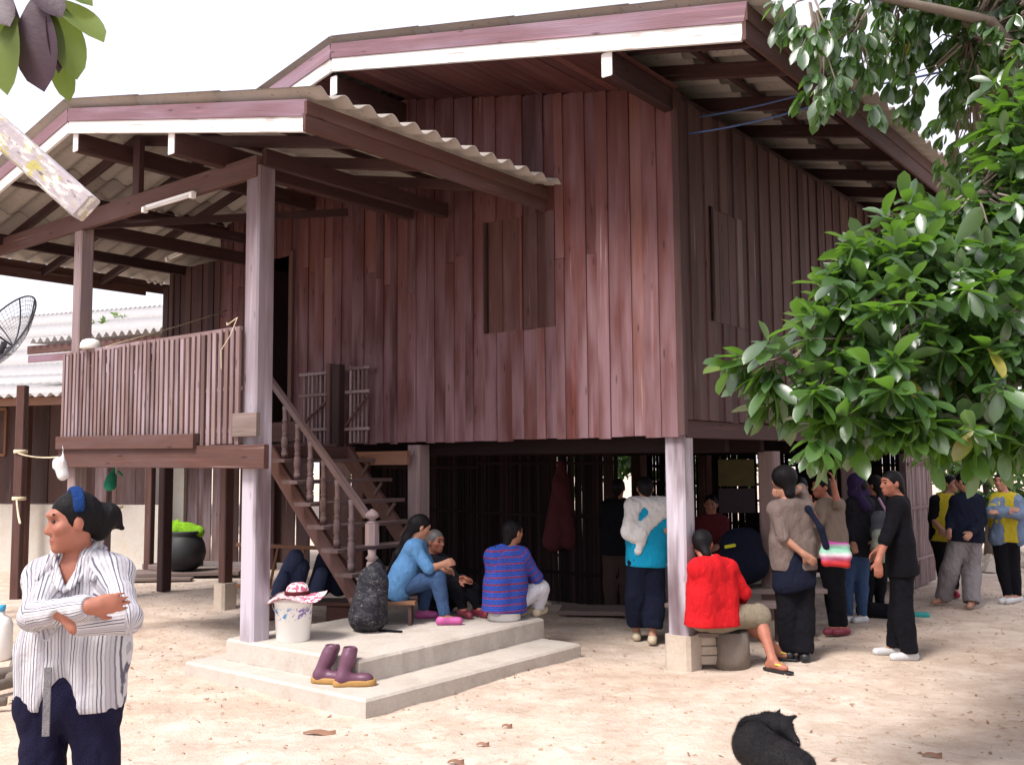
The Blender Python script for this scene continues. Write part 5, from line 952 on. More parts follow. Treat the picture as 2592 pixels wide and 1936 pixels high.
rope('cable', [W(-2.86, -2.66, 2.96), W(-2.8, -2.7, 2.93), W(-2.66, -2.7, 2.98), W(-2.72, -2.72, 2.84), W(-2.85, -2.72, 2.72), W(-2.87, -2.7, 2.56)], .004, M['rope'], 'thin pale wire looped round the front veranda post at railing height', 'wire')
rope('cable', [W(.06, .12, 4.7), (3.0, 7.7, 4.85), (5.2, 7.0, 5.2)], .009, M['cable_blue'], 'lower blue cable sagging from the house corner into the tree', 'cable', .05)
rope('cable', [W(.06, .32, 4.91), (3.2, 7.9, 5.1), (5.2, 7.1, 5.45)], .009, M['cable_blue'], 'upper blue cable sagging from the house corner into the tree', 'cable', .05)
po = empty('wooden_post', (-6.66, 13.0, 0)); tag(po, 'thin weathered post with cords tied round it in front of the neighbouring house', 'post')
member('shaft', (0, 0, -.05), (0, 0, 2.85), .12, .12, M['stringer'], po)
for z in (1.93, 1.3): MB().lathe([(.085, 0), (.09, .02), (.085, .05)], 12).build('cord_wrap', M['rope'], po, Matrix.Translation((0, 0, z)), True)
po = empty('wooden_post', (-5.48, 12.9, 0)); tag(po, 'dark post wrapped with straw behind the green net bag', 'post'); member('shaft', (0, 0, -.05), (0, 0, 2.0), .17, .17, M['slat'], po)
worn('straw_bundle', 'loose bundle of straw tied to the dark post', 'straw', [C((-5.4, 12.75, 1.1), (-5.5, 12.72, .75), .05, .09), C((-5.35, 12.75, 1.15), (-5.15, 12.74, 1.22), .03, .012)], plain('straw', (.36, .27, .17), .9, .1, .4, 60), .014, wr=.012, wf=60)
# satellite dish, mesh bowl on ribs
dish = empty('satellite_dish', (-6.02, 11.0, 0)); tag(dish, 'dark wire mesh satellite dish standing at the left edge', 'satellite dish')
DM = Matrix.Translation((.17, 0, 3.2)) @ Vector((-.5, -.7, .52)).to_track_quat('Z', 'Y').to_matrix().to_4x4() @ Matrix.Translation((0, 0, -.1))
vv = []; ff = []; nr, na = 13, 56
for i in range(nr + 1):
    for k in range(na): r = .56 * i / nr + .02; a = 2 * math.pi * k / na; vv.append((r * math.cos(a), r * math.sin(a), r * r * .62))
for i in range(nr):
    for k in range(na): ff.append((i * na + k, i * na + (k + 1) % na, (i + 1) * na + (k + 1) % na, (i + 1) * na + k))
me = mesh_from('mesh_bowl', vv, ff); do = link('mesh_bowl', me, M['metal'], dish, DM); w = do.modifiers.new('wire', 'WIREFRAME'); w.thickness = .006
DK = plain('dark dish metal', (.06, .06, .075), .5, .5, .1, 20, .5)
for k in range(8): a = 2 * math.pi * k / 8 + .2; MB().tube([(r * math.cos(a), r * math.sin(a), r * r * .62 + .006) for r in (.03, .15, .3, .45, .58)], .009, 6).build('rib', DK, dish, DM)
MB().tube([(.58 * math.cos(a), .58 * math.sin(a), .58 * .58 * .62) for a in [2 * math.pi * k / 40 for k in range(41)]], .01, 6).build('rim', DK, dish, DM)
MB().tube([(-.12, .25, 0), (-.1, .22, 2.9), (.14, .02, 3.18)], .035, 10).build('mast', DK, dish); MB().tube([(0, 0, .02), (0, 0, .42)], .012, 6).build('feed_arm', DK, dish, DM)
# left edge jumble: tall white container, logs and lumber scraps
lathe_thing('jerry_can', [(.1, 0), (.11, .02), (.11, .32), (.08, .38), (.035, .41), (.035, .44), (.01, .44)], M['white_plastic'], (-4.72, 8.95, .0), 'tall whitish plastic container at the left edge behind the woman', 'container')
o = lathe_thing('bottle_cap', [(.04, 0), (.045, .05), (.01, .055)], plain('bright blue plastic', (.05, .35, .6), .4, .4), (-4.72, 8.95, .441), 'blue cap on the tall whitish container', 'cap')
o.parent = None
for q, (x, y, a, L, r) in enumerate([(-4.4, 7.9, .4, .8, .06), (-4.1, 7.5, 1.0, .7, .05), (-4.5, 7.4, -.2, .9, .07), (-4.2, 8.2, 2.0, .6, .05), (-4.7, 8.0, .9, .8, .08), (-3.95, 7.1, .2, .5, .04)]):
    d = Vector((math.cos(a), math.sin(a), .04)); c = Vector((x, y, r + .01)); o = MB().tube([c - d * L / 2, c - d * L * .1, c + d * L / 2], [r, r * .9, r * .8], 10).build('firewood_log', M['bark'], None, None, True)
    tag(o, ['rough log lying behind the tall container', 'thin short log in the left wood pile', 'long log at the front of the left wood pile', 'short crossed log at the back of the left wood pile', 'thickest log of the left wood pile', 'small stick nearest the woman with folded arms'][q], 'log', 'firewood logs at the left edge')
# things in the shade: table with green cloth, hanging red cloth, poster, benches
o = empty('table', (1.05, 12.4, 0)); tag(o, 'rough table with crossed legs and a green cloth top in the shade under the house', 'table')
member('table_top', (-.45, 0, .6), (.45, 0, .6), .6, .04, M['grey_plank'], o, side=(0, 0, 1)); MB().box((-.1, -.31, .622), (.42, .2, .635)).build('green_cloth', cloth('green plastic sheet', (.02, .16, .05)), o)
for sx in (-.35, .35): member('leg', (sx - .15, -.2, 0), (sx + .1, -.2, .58), .06, .05, M['grey_plank'], o); member('leg', (sx + .12, .2, 0), (sx - .1, .2, .58), .06, .05, M['grey_plank'], o)
worn('hanging_cloth', 'dark red cloth hanging from the floor beam under the house', 'cloth', [C((.6, 12.0, 1.75), (.6, 12.0, 1.5), .04, .09, .03), C((.6, 12.0, 1.5), (.5, 12.0, .78), .1, .13, .05), C((.62, 12.0, 1.5), (.7, 12.0, .78), .1, .11, .05)], cloth('dusty red cloth', (.09, .025, .03)), .013, wr=.012)
o = empty('poster', (2.85, 12.3, 1.2)); tag(o, 'dark poster with a yellow lower half hanging in the shade behind the red jacket', 'poster')
MB().box((-.22, 0, .24), (.24, .01, .58)).build('upper_sheet', plain('dim yellow print', (.07, .055, .01), .6, .3, .6, 8), o); MB().box((-.22, .0, -.1), (.24, .01, .21)).build('lower_sheet', plain('dim purple print', (.03, .016, .022), .6, .3, .3, 8), o)
o = empty('bench', (2.4, 9.5, 0)); tag(o, 'plank bench under the house beside the corner post', 'bench')
member('seat', (-1.0, .15, .36), (.42, .0, .36), .26, .045, M['grey_plank'], o, side=(0, 0, 1))
for sx in (-.8, .25): member('leg', (sx, .1, 0), (sx, .1, .335), .12, .18, M['stringer'], o)
o = empty('table', (2.65, 10.0, 0)); tag(o, 'low plank table behind the bench with the big dark backpack on it', 'table')
member('table_top', (-.75, .0, .45), (.5, .0, .45), .5, .045, M['grey_plank'], o, side=(0, 0, 1))
for sx in (-.6, .35): member('leg', (sx, 0, 0), (sx, 0, .425), .1, .3, M['stringer'], o)
bag('backpack', 'large rounded dark navy backpack with a yellow tag standing on the low table', [
    ('pack_body', [C((2.28, 9.95, .68), (2.42, 9.95, .72), .2, .2, .05), C((2.3, 9.97, .9), (2.4, 9.97, .92), .17, .16, .05)], CL['dark navy cloth'], {'planes': [(V3(0, 0, .474), (0, 0, -1))], 'wr': .006}),
    ('tag', [C((2.15, 9.78, .9), (2.23, 9.77, .915), .018, .018, .005)], cloth('bright yellow strap', (.7, .68, .05)), {'wr': 0, 'vox': .005})])
# log stump, plank on bricks
o = empty('log_seat', (1.9, 8.5, 0)); tag(o, 'weathered stump the man in red sits on', 'log'); MB().tube([(0, 0, -.03), (.01, 0, .1), (0, 0, .285)], [.15, .14, .145], 18).build('trunk_section', M['bark'], o, None, True)
MB().lathe([(.138, 0), (.138, .004), (.01, .005)], 18).build('cut_face', M['grey_plank'], o, Matrix.Translation((0, 0, .284)))
o = empty('brick_stack', (1.68, 8.55, 0)); tag(o, 'short plank on a little stack of cement bricks behind the corner post footing', 'brick stack')
member('plank', (-.2, .02, .265), (.15, -.02, .265), .2, .035, M['grey_plank'], o, side=(0, 0, 1))
for q in range(3): member('brick', (-.12, .0, .04 + q * .08), (.1, .0 + q * .01, .04 + q * .08), .1, .075, M['base'], o, side=(0, 0, 1))
# ladder and dark bundles behind the stairs
o = empty('ladder', (-2.9, 11.9, 0)); tag(o, 'rough wooden ladder lying on its side behind the stairs', 'ladder')
for z in (.28, .78): member('rail', (-.5, 0, z), (1.1, -.25, z - .05), .045, .045, M['orange_wood'], o, side=(0, 0, 1))
for q in range(5): member('rung', (-.4 + q * .33, -.02 - q * .05, .28), (-.3 + q * .33, -.02 - q * .05, .77), .03, .03, M['orange_wood'], o)
bl_ = cloth('faded blue denim bag', (.05, .065, .13))
bag('backpack', 'dark blue backpack slumped on the ground behind the white bucket', [('pack_body', [C((-2.6, 10.9, .4), (-2.45, 10.9, .72), .1, .09), C((-2.5, 10.95, .35), (-2.4, 10.95, .6), .12, .1)], bl_, {'wr': .006}), ('front_pocket', [C((-2.62, 10.78, .33), (-2.55, 10.78, .52), .07, .06)], bl_, {})])
bag('backpack', 'black and blue backpack leaning beside the slumped dark blue one', [('pack_body', [C((-2.18, 10.95, .4), (-2.12, 10.95, .68), .13, .11), C((-1.98, 11.0, .38), (-2.0, 11.0, .62), .11, .1)], CL['dark navy cloth'], {'wr': .006}), ('front_pocket', [C((-2.2, 10.82, .36), (-2.14, 10.82, .55), .08, .07)], bl_, {})])
planks('short plank lying under the two slumped backpacks', [((-3.0, 11.2, .2), (-1.7, 11.0, .2), .35, .04), ((-2.9, 11.2, .09), (-2.6, 11.2, .09), .3, .17), ((-2.1, 11.05, .09), (-1.8, 11.05, .09), .3, .17)], 'stringer')
# stray sandals and bag at the rear right
tq = plain('teal foam', (.03, .3, .28), .6, .3)
worn('sandal', 'teal sandal lying on the ground behind the man in black', 'sandal', [C((4.48, 11.0, .02), (4.64, 10.98, .02), .04, .05)], tq, .01, planes=[(V3(0, 0, .045), (0, 0, 1))], wr=0)
worn('sports_bag', 'flat black bag with pink trim lying on the ground behind the man in black', 'bag', [C((3.95, 10.95, .08), (4.25, 10.9, .07), .1, .08)], CL['black cloth'], .012, wr=.006)
# dry leaves one can pick out
for q, (x, y, L) in enumerate([(-1.3, 6.55, .11), (-.35, 5.85, .05), (-.2, 6.2, .04), (1.05, 5.7, .05), (2.5, 5.9, .06), (-.05, 6.6, .035)]):
    vv = []; 
    for k in range(7): t_ = k / 6; wd = math.sin(t_ * math.pi) ** .7 * .28 * L; vv += [(x + (t_ - .5) * 2 * L, y - wd, gz(x, y) + .006 + .012 * math.sin(t_ * 5)), (x + (t_ - .5) * 2 * L, y, gz(x, y) + .012 + .02 * t_), (x + (t_ - .5) * 2 * L, y + wd, gz(x, y) + .02 + .01 * math.sin(t_ * 4))]
    ff = [(3 * k + j, 3 * k + 3 + j, 3 * k + 4 + j, 3 * k + 1 + j) for k in range(6) for j in (0, 1)]
    o = link('dry_leaf', mesh_from('dry_leaf', vv, ff, True), M['litter']); tag(o, ['largest curled dry leaf, lying in front of the concrete step', 'small dry leaf near the bottom edge left of centre', 'dry leaf scrap in the middle of the open yard', 'dry leaf left of the black dog', 'dry leaf right of the black dog', 'tiny dry leaf close to the lower slab corner'][q], 'leaf', 'dry leaves on the yard')

# ================================================================== black dog curled on the ground
dx, dy = 1.43, 5.62
dog = empty('dog', (dx, dy, 0)); tag(dog, 'small black dog curled on the ground with its head turned to the right', 'dog')
P = lambda x, y, z: V3(dx + x, dy + y, z)
BD = [C(P(.02, -.2, .12), P(-.06, .0, .15), .12, .115, .05), C(P(-.06, .0, .15), P(-.03, .14, .18), .115, .09, .05), C(P(.1, -.25, .1), P(.04, -.05, .12), .1, .1, .04),   # haunch, back and belly
      C(P(-.03, .14, .18), P(.07, .17, .215), .09, .075, .04), C(P(.07, .17, .215), P(.12, .14, .225), .068, .06, .03),   # neck bending round
      E(P(.135, .12, .225), (.062, .066, .058), np.eye(3), .02), C(P(.15, .09, .205), P(.185, .045, .16), .042, .026, .02), C(P(.183, .05, .162), P(.192, .03, .15), .025, .019, .01),
      C(P(.10, .15, .26), P(.135, .175, .3), .026, .007, .012), C(P(.165, .13, .255), P(.225, .15, .275), .024, .006, .012),   # ears
      C(P(.14, -.24, .11), P(.2, -.05, .05), .07, .04, .03), C(P(.2, -.05, .045), P(.13, -.24, .025), .032, .024, .02), C(P(.13, -.24, .022), P(.2, -.3, .02), .024, .02, .02),   # hind leg: thigh, shank, paw
      C(P(.02, .12, .12), P(.09, .08, .045), .05, .03, .03), C(P(.09, .08, .04), P(.2, .02, .02), .026, .022, .02), C(P(-.06, .1, .12), P(-.06, .17, .03), .045, .026, .03), C(P(-.06, .17, .025), P(.03, .2, .02), .024, .02, .02),
      C(P(.02, -.3, .07), P(-.1, -.24, .03), .03, .022, .02), C(P(-.1, -.24, .03), P(-.17, -.08, .025), .022, .012, .02)]   # tail
m = NT('short black fur'); c = m.coord(); n1 = m.noise(m.vmap(c, (160, 160, 90)), 1.0, 4, .6, .6); n2 = m.noise(c, 7, 3); m.bump(n1, .9, .008); 
FUR = m.fin(m.mix(m.math('MULTIPLY', m.smoothstep(n2, .5, .75), .5), (.006, .0055, .007), (.02, .016, .017)), .6, .25)
me = sdf_mesh('body', BD, .0055, wrinkle=.0008, wf=160, org=(dx, dy, 0)); link('body', me, FUR, dog)
# short coat of hair following the body
bv = np.array([v.co[:] for v in dog.children[0].data.vertices]); bn = np.array([v.normal[:] for v in dog.children[0].data.vertices]); qd = np.random.RandomState(2); pick = qd.randint(0, len(bv), 16000)
pp, nn_ = bv[pick] + qd.normal(0, .002, (16000, 3)), bn[pick]; lay = np.array([.1, -.6, -.5]) * .9; tdir = lay - nn_ * (nn_ @ lay)[:, None]; dr = nn_ * .55 + tdir + qd.normal(0, .22, nn_.shape); dr /= np.linalg.norm(dr, axis=1, keepdims=True); sdv = np.cross(dr, nn_ + .01); sdv /= np.linalg.norm(sdv, axis=1, keepdims=True) + 1e-9
Lh = qd.uniform(.008, .017, (16000, 1)); vv = np.stack([pp - sdv * .0009, pp + sdv * .0009, pp + dr * Lh], 1).reshape(-1, 3); ff = np.arange(48000).reshape(-1, 3)
fo = link('fur', mesh_from('fur', vv.tolist(), ff.tolist()), FUR, dog); fo['kind'] = 'stuff'
for sx in (-1, 1): MB().lathe([(.001, -.006), (.006, 0), (.001, .006)], 8).build('eye', EYEB, dog, Matrix.Translation((.165 + .022 * sx, .075 + .005 * sx, .245)), True)
me = sdf_mesh('nose', [E(P(.193, .014, .16), (.011, .01, .009), np.eye(3), .004)], .003, org=(dx, dy, 0)); link('nose', me, EYEB, dog)
# ================================================================== leaves, trees
def leaf_mat(name, a, b, trans, back, tw=.35, rough=.3, spec=.55):
    m = NT(name); g = m.n('ShaderNodeNewGeometry'); isl = g.outputs['Random Per Island']; r = m.math('FRACT', m.math('ADD', m.math('MULTIPLY', isl, 7.31), m.math('MULTIPLY', m.rand(), 3.7)))
    c = m.mix(r, a, b); c = m.mix(m.smoothstep(r, .988, .994), c, (.35, .3, .03)); c = m.mix(m.math('MULTIPLY', m.noise(m.pos(), 45, 3), .5), c, tuple(x * .6 for x in a))
    c = m.mix(g.outputs['Backfacing'], c, back); m.fin(c, rough, spec); m.b.inputs['Coat Weight'].default_value = .9 if spec > .5 else 0; m.b.inputs['Coat Roughness'].default_value = .33
    tr = m.n('ShaderNodeBsdfTranslucent'); tr.inputs['Color'].default_value = (*trans, 1); mx = m.n('ShaderNodeMixShader'); mx.inputs[0].default_value = tw
    m.l(m.b.outputs[0], mx.inputs[1]); m.l(tr.outputs[0], mx.inputs[2]); m.l(mx.outputs[0], m.out.inputs['Surface']); m.bump(m.noise(m.pos(), 70, 2), .25, .003)
    return m.m
LEAF = leaf_mat('glossy mango leaf', (.024, .065, .018), (.06, .135, .032), (.17, .38, .02), (.08, .14, .06), .3, .4, .8)
LEAF_FAR = leaf_mat('far foliage leaf', (.025, .06, .015), (.06, .12, .03), (.12, .25, .03), (.05, .09, .03), .25, .5, .3)
LEAF_PALE = leaf_mat('sunlit far foliage', (.06, .12, .03), (.1, .18, .045), (.2, .35, .06), (.1, .17, .05), .4, .6, .2)
def leaf_template(n=6):
    v = []; f = []
    for i in range(n):
        t_ = i / (n - 1); w = .215 * math.sin(math.pi * min(1, t_ * .93 + .03)) ** .75 * (.72 + .5 * t_) if i < n - 1 else .004
        z = -.16 * t_ * t_; v += [(-w, t_, z + w * .32), (0, t_, z), (w, t_, z + w * .32)]
    for i in range(n - 1):
        for j in (0, 1): a = i * 3 + j; f.append((a, a + 1, a + 4, a + 3))
    return np.array(v), np.array(f)
LV, LF = leaf_template()
LV4 = np.array([(0, 0, 0), (.22, .5, .04), (0, 1, -.1), (-.22, .5, .04)]); LF4 = np.array([(0, 1, 2, 3)])
LVh, LFh = leaf_template(10)
leaf_me = mesh_from('leaf', LVh.tolist(), LFh.tolist(), True); leaf_me.materials.append(LEAF)
def frames(D, q, droop_norm=.5):
    """rotation matrices with Y along D and Z leaning up"""
    D = D / np.linalg.norm(D, axis=1, keepdims=True); up = np.array([0, 0, 1.]) + q.normal(0, droop_norm, D.shape); X = np.cross(D, up); X /= np.linalg.norm(X, axis=1, keepdims=True) + 1e-9; Z = np.cross(X, D)
    return np.stack([X, D, Z], -1)
def foliage_mesh(name, P, Rm, S, V=LV, Fc=LF):
    n = len(P); v = (Rm @ (V.T[None] * S[:, None, None])).transpose(0, 2, 1) + P[:, None]; k = len(V); f = (Fc[None] + (np.arange(n) * k)[:, None, None]).reshape(-1, 4)
    me = bpy.data.meshes.new(name); me.vertices.add(n * k); me.vertices.foreach_set('co', v.ravel()); me.loops.add(f.size); me.loops.foreach_set('vertex_index', f.ravel().astype(np.int32)); me.polygons.add(len(f)); me.polygons.foreach_set('loop_start', np.arange(len(f)) * 4); me.update(calc_edges=True); smooth(me)
    return me
def rosettes(blobs, q, dens, nl, Ls, inner, droop, spread=.75, zscale=1.0):
    P = []; D = []; S = []; tips = []
    for (x, y, z, r) in blobs:
        c = np.array([x, y, z]); n = max(2, int(dens * r * r)); u = q.normal(size=(n, 3)); u /= np.linalg.norm(u, axis=1, keepdims=True); rad = r * q.uniform(.15, 1, n) ** .45
        t = c + u * rad[:, None] * np.array([.95, 1.25, .95])
        for k in range(n):
            ax = nrm(u[k] * .7 + nrm(c - inner) * .5 + V3(0, 0, -droop * .5)); tips.append((t[k], ax)); m_ = q.randint(*nl); a = ax3(ax, (.1, .2, .97)); ph = q.uniform(0, 6.3)
            for j in range(m_):
                th = ph + 2.4 * j; d = ax * q.uniform(.35, 1.0) + (a[0] * math.cos(th) + a[2] * math.sin(th)) * spread + V3(0, 0, -droop * q.uniform(.5, 1.2)); D.append(d); P.append(t[k] - ax * .012 * j); S.append(q.uniform(*Ls) * (.55 + .45 * q.uniform() ** .5))
    return np.array(P), np.array(D), np.array(S), tips
LOW = [(1.27, 4.9, 2.26, 0.17), (1.41, 4.9, 2.11, 0.22), (1.68, 5.0, 2.73, 0.11), (1.81, 5.1, 2.85, 0.15), (1.86, 5.1, 2.65, 0.22), (1.69, 5.0, 2.34, 0.27), (2.08, 5.2, 2.92, 0.23), (1.94, 5.0, 2.48, 0.34), (2.31, 5.3, 2.99, 0.28), (2.26, 5.1, 2.64, 0.37), (2.32, 5.0, 2.23, 0.39), (1.88, 4.9, 2.11, 0.31), (1.61, 4.8, 1.94, 0.17), (1.45, 4.7, 1.87, 0.1), (1.98, 4.8, 1.91, 0.2), (2.25, 4.8, 1.86, 0.2), (2.75, 5.4, 3.15, 0.29), (2.68, 5.2, 2.63, 0.43), (2.65, 5.0, 2.11, 0.36), (2.9, 5.4, 3.53, 0.2), (2.85, 5.5, 3.64, 0.13), (2.56, 4.9, 1.84, 0.19), (2.89, 5.3, 3.79, 0.13), (3.1, 5.3, 3.0, .4), (3.1, 5.1, 2.3, .4), (3.4, 5.5, 2.7, .4), (2.6, 5.9, 2.7, .4), (3.1, 6.2, 3.2, .5), (3.6, 6.2, 2.4, .5), (2.4, 5.7, 2.3, .3), (2.95, 5.5, 3.3, .25), (3.02, 5.6, 3.9, .2), (3.1, 5.7, 3.6, .28)]
UP = [(1.68, 5.6, 4.49, 0.12), (1.79, 5.6, 4.29, 0.18), (1.86, 5.6, 4.0, 0.15), (1.83, 5.5, 3.85, 0.09), (2.29, 6.2, 4.65, 0.27), (2.28, 6.2, 4.3, 0.21), (2.73, 6.6, 4.63, 0.26), (2.82, 6.6, 4.33, 0.17), (2.78, 6.6, 4.97, 0.26), (3.03, 6.6, 4.83, 0.27), (3.21, 6.8, 4.44, 0.17), (3.19, 6.4, 4.54, 0.26), (3.24, 6.0, 4.55, 0.26), (2.77, 6.2, 4.91, 0.27), (3.2, 6.2, 4.84, 0.27), (3.18, 5.8, 4.25, 0.18), (2.32, 6.0, 4.0, 0.07), (2.0, 5.8, 5.0, .3), (2.6, 6.0, 5.4, .4), (3.4, 6.2, 5.3, .5), (3.9, 6.0, 4.6, .4), (4.4, 6.2, 5.2, .6), (3.8, 7.0, 5.6, .6), (4.6, 7.2, 4.4, .6), (4.7, 5.3, 4.2, .6), (4.3, 4.6, 3.2, .5), (4.9, 5.8, 3.2, .6), (3.4, 5.2, 5.6, .5), (4.6, 8.4, 4.6, .9), (5.6, 7.2, 5.4, 1.0), (5.2, 9.0, 6.0, .9), (3.9, 8.0, 6.3, .7), (5.8, 5.6, 4.4, .8), (4.2, 4.2, 4.6, .6)]  # outer crown blobs, out of view, added to shade the side wall
q = np.random.RandomState(4); TR = np.array([4.5, 6.4, 2.6])
tree = empty('mango_tree', (4.5, 6.4, 0)); tag(tree, 'large mango tree with long glossy leaves hanging in from the right, over the people', 'tree')
TI = Matrix.Translation((-4.5, -6.4, 0))
P1_, D1, S1, T1 = rosettes(LOW, q, 250, (7, 12), (.12, .235), TR, .35); P2_, D2, S2, T2 = rosettes(UP, q, 330, (6, 10), (.1, .18), TR + V3(0, 0, 2), 1.1, .6)
P_ = np.concatenate([P1_, P2_]); D_ = np.concatenate([D1, D2]); S_ = np.concatenate([S1, S2]); RR = frames(D_, q, .38)
cp = np.array([0, 0, CAM_H]); dist_ = np.linalg.norm(P_ - cp, axis=1); infr = (P_[:, 0] / P_[:, 1] < .53) & (P_[:, 2] < 5.1); score = np.where(infr, S_ / dist_ * (1 + .5 * (P_[:, 1] < 5.0)), 0)
front = np.argsort(-score)[:300]; mask = np.ones(len(P_), bool); mask[front] = False
for i in front:
    Mx = Matrix(RR[i].tolist()).to_4x4() @ Matrix.Scale(float(S_[i]), 4); Mx.translation = Vector(P_[i]); link('leaf', leaf_me, None, tree, TI @ Mx)
me = foliage_mesh('foliage', P_[mask] - np.array([4.5, 6.4, 0]), RR[mask], S_[mask]); fo = link('foliage', me, LEAF, tree); fo['kind'] = 'stuff'
def wob(a, b, n, amp, q): 
    a, b = np.array(a, float), np.array(b, float); return [a + (b - a) * t + (q.normal(0, amp, 3) if 0 < t < 1 else 0) + V3(0, 0, .12 * math.sin(math.pi * t) * np.linalg.norm(b - a)) for t in np.linspace(0, 1, n)]
MB().tube([(4.5, 6.4, -.1), (4.52, 6.42, .9), (4.42, 6.38, 2.0), (4.35, 6.3, 3.2), (4.3, 6.3, 4.4), (4.1, 6.3, 5.6)], [.24, .2, .17, .14, .11, .05], 14).build('trunk', M['bark'], tree, TI, True)
for a, b in (((4.4, 6.38, 2.1), (2.6, 5.2, 2.6)), ((4.4, 6.38, 2.3), (2.7, 5.4, 3.3)), ((4.4, 6.38, 1.9), (2.5, 5.0, 2.0)), ((4.35, 6.3, 3.4), (2.7, 6.3, 4.9)), ((4.3, 6.3, 3.9), (1.9, 5.8, 4.7)), ((4.3, 6.3, 3.0), (3.1, 6.2, 4.6)), ((4.3, 6.3, 3.6), (4.8, 5.3, 4.4))):
    pts = wob(a, b, 7, .04, q); MB().tube(pts, list(np.linspace(.06, .016, 7)), 8).build('branch', M['bark'], tree, TI, True)
tw = MB(); BR = np.array([(2.6, 5.2, 2.6), (2.7, 5.4, 3.3), (2.5, 5.0, 2.0), (2.0, 5.0, 2.4), (2.7, 6.3, 4.9), (1.9, 5.8, 4.7), (3.1, 6.2, 4.6), (2.3, 6.1, 4.6)])
for t_, ax in (T1 + T2)[::3]:
    bb = BR[np.argmin(np.linalg.norm(BR - t_, axis=1))]; mid = t_ - ax * .12 + (bb - t_) * .25; tw.tube([bb + (t_ - bb) * .2, mid, t_], [.008, .006, .003], 4, False)
o = tw.build('twigs', M['bark'], tree, TI); o['kind'] = 'stuff'

def far_tree(name, label, x, y, h, crown, mat, dens=60, L=(.25, .45), group=None):
    t_ = empty(name, (x, y, 0)); tag(t_, label, 'tree' if 'tree' in name else 'shrub', group); q_ = np.random.RandomState(int(x * 10 + y) % 997)
    P, D, S, T = rosettes([(cx, cy, cz, r) for cx, cy, cz, r in crown], q_, dens, (5, 9), L, np.array([0, 0, h * .4]), .3)
    o = link('crown', foliage_mesh('crown', P, frames(D, q_, .5), S, LV4, LF4), mat, t_)
    MB().tube([(0, 0, -.1), (.05, 0, h * .3), (-.05, .05, h * .7)], [.05 * h ** .5 + .03, .05 * h ** .5, .03], 8).build('trunk', M['bark'], t_, None, True)
def cr(h, w, q_): return [(q_.uniform(-w, w) * .6, q_.uniform(-w, w) * .5, q_.uniform(.35, .95) * h, w * q_.uniform(.3, .5)) for _ in range(9)]
qq = random.Random(9)
for i, (x, y, h, w, lab) in enumerate([(8.6, 17.5, 2.6, 1.5, 'low bushy shrub at the far right behind the people'), (10.8, 18.5, 3.4, 1.9, 'taller dark shrub at the far right edge behind the people'), (6.6, 19.5, 3.0, 1.7, 'dark shrub behind the grey slat fence'), (3.6, 21, 3.2, 2.0, 'dark bush behind the back slat wall, right of centre'), (1.0, 21.5, 3.2, 2.0, 'dark bush behind the back slat wall, left of centre'), (-1.8, 20.5, 3.0, 1.8, 'dark bush behind the inner slat wall'), (13.5, 18.0, 4.2, 2.2, 'tall bush just beyond the right edge')]):
    far_tree('shrub', lab, x, y, h, cr(h, w, qq), LEAF_FAR, 38, (.2, .38), 'shrubs behind the house')
far_tree('tree', 'pale sunlit tree top showing over the far barn roof', -11.2, 31, 7.2, [(0, 0, 5.2, 1.2), (-1.0, 0, 5.9, .8), (1.3, .5, 4.8, 1.0), (2.4, 0, 4.4, .9), (-1.9, 0, 6.2, .5)], LEAF_PALE, 26, (.16, .3))
# slender post and rough jumble at the rear right, beyond the standing group
b = MB()
for k in range(60): x, y = rng.uniform(6.6, 9.5), rng.uniform(15, 17.5); r = rng.uniform(.04, .14); b.add([(x - r, y - r, 0), (x + r, y - r * .8, 0), (x + r * .7, y + r, 0), (x - r, y + r, 0), (x, y, r * 1.2)], [(0, 1, 4), (1, 2, 4), (2, 3, 4), (3, 0, 4)])
tag(b.build('rubble', M['base']), 'scattered stones and clods in front of the far shrubs', 'stones', None, 'stuff')

# ------------------------------------------------------------------ second tree, its leaves hanging into the top left corner
PURP = leaf_mat('dark purple brown leaf', (.035, .018, .028), (.06, .03, .045), (.12, .05, .07), (.045, .024, .036), .12, .5, .3)
GRN = leaf_mat('backlit olive leaf', (.10, .14, .035), (.14, .2, .05), (.3, .42, .08), (.12, .17, .04), .5, .5, .3)
t2 = empty('tree', (-3.6, 2.7, 0)); tag(t2, 'tree whose purple brown and backlit green leaves hang into the top left corner', 'tree'); TI2 = Matrix.Translation((3.6, -2.7, 0))
MB().tube([(-3.6, 2.7, -.1), (-3.55, 2.7, 1.2), (-3.4, 2.65, 2.4), (-3.2, 2.6, 3.8)], [.18, .15, .12, .06], 12).build('trunk', M['bark'], t2, TI2, True)
MB().tube([(-3.4, 2.65, 2.5), (-2.6, 2.5, 3.15), (-1.7, 2.4, 3.2), (-1.25, 2.32, 3.02)], [.06, .04, .025, .01], 8).build('branch', M['bark'], t2, TI2, True)
lm = {}
for nm, mt in (('g', GRN), ('p', PURP)): lm[nm] = mesh_from('leaf', LVh.tolist(), LFh.tolist(), True); lm[nm].materials.append(mt)
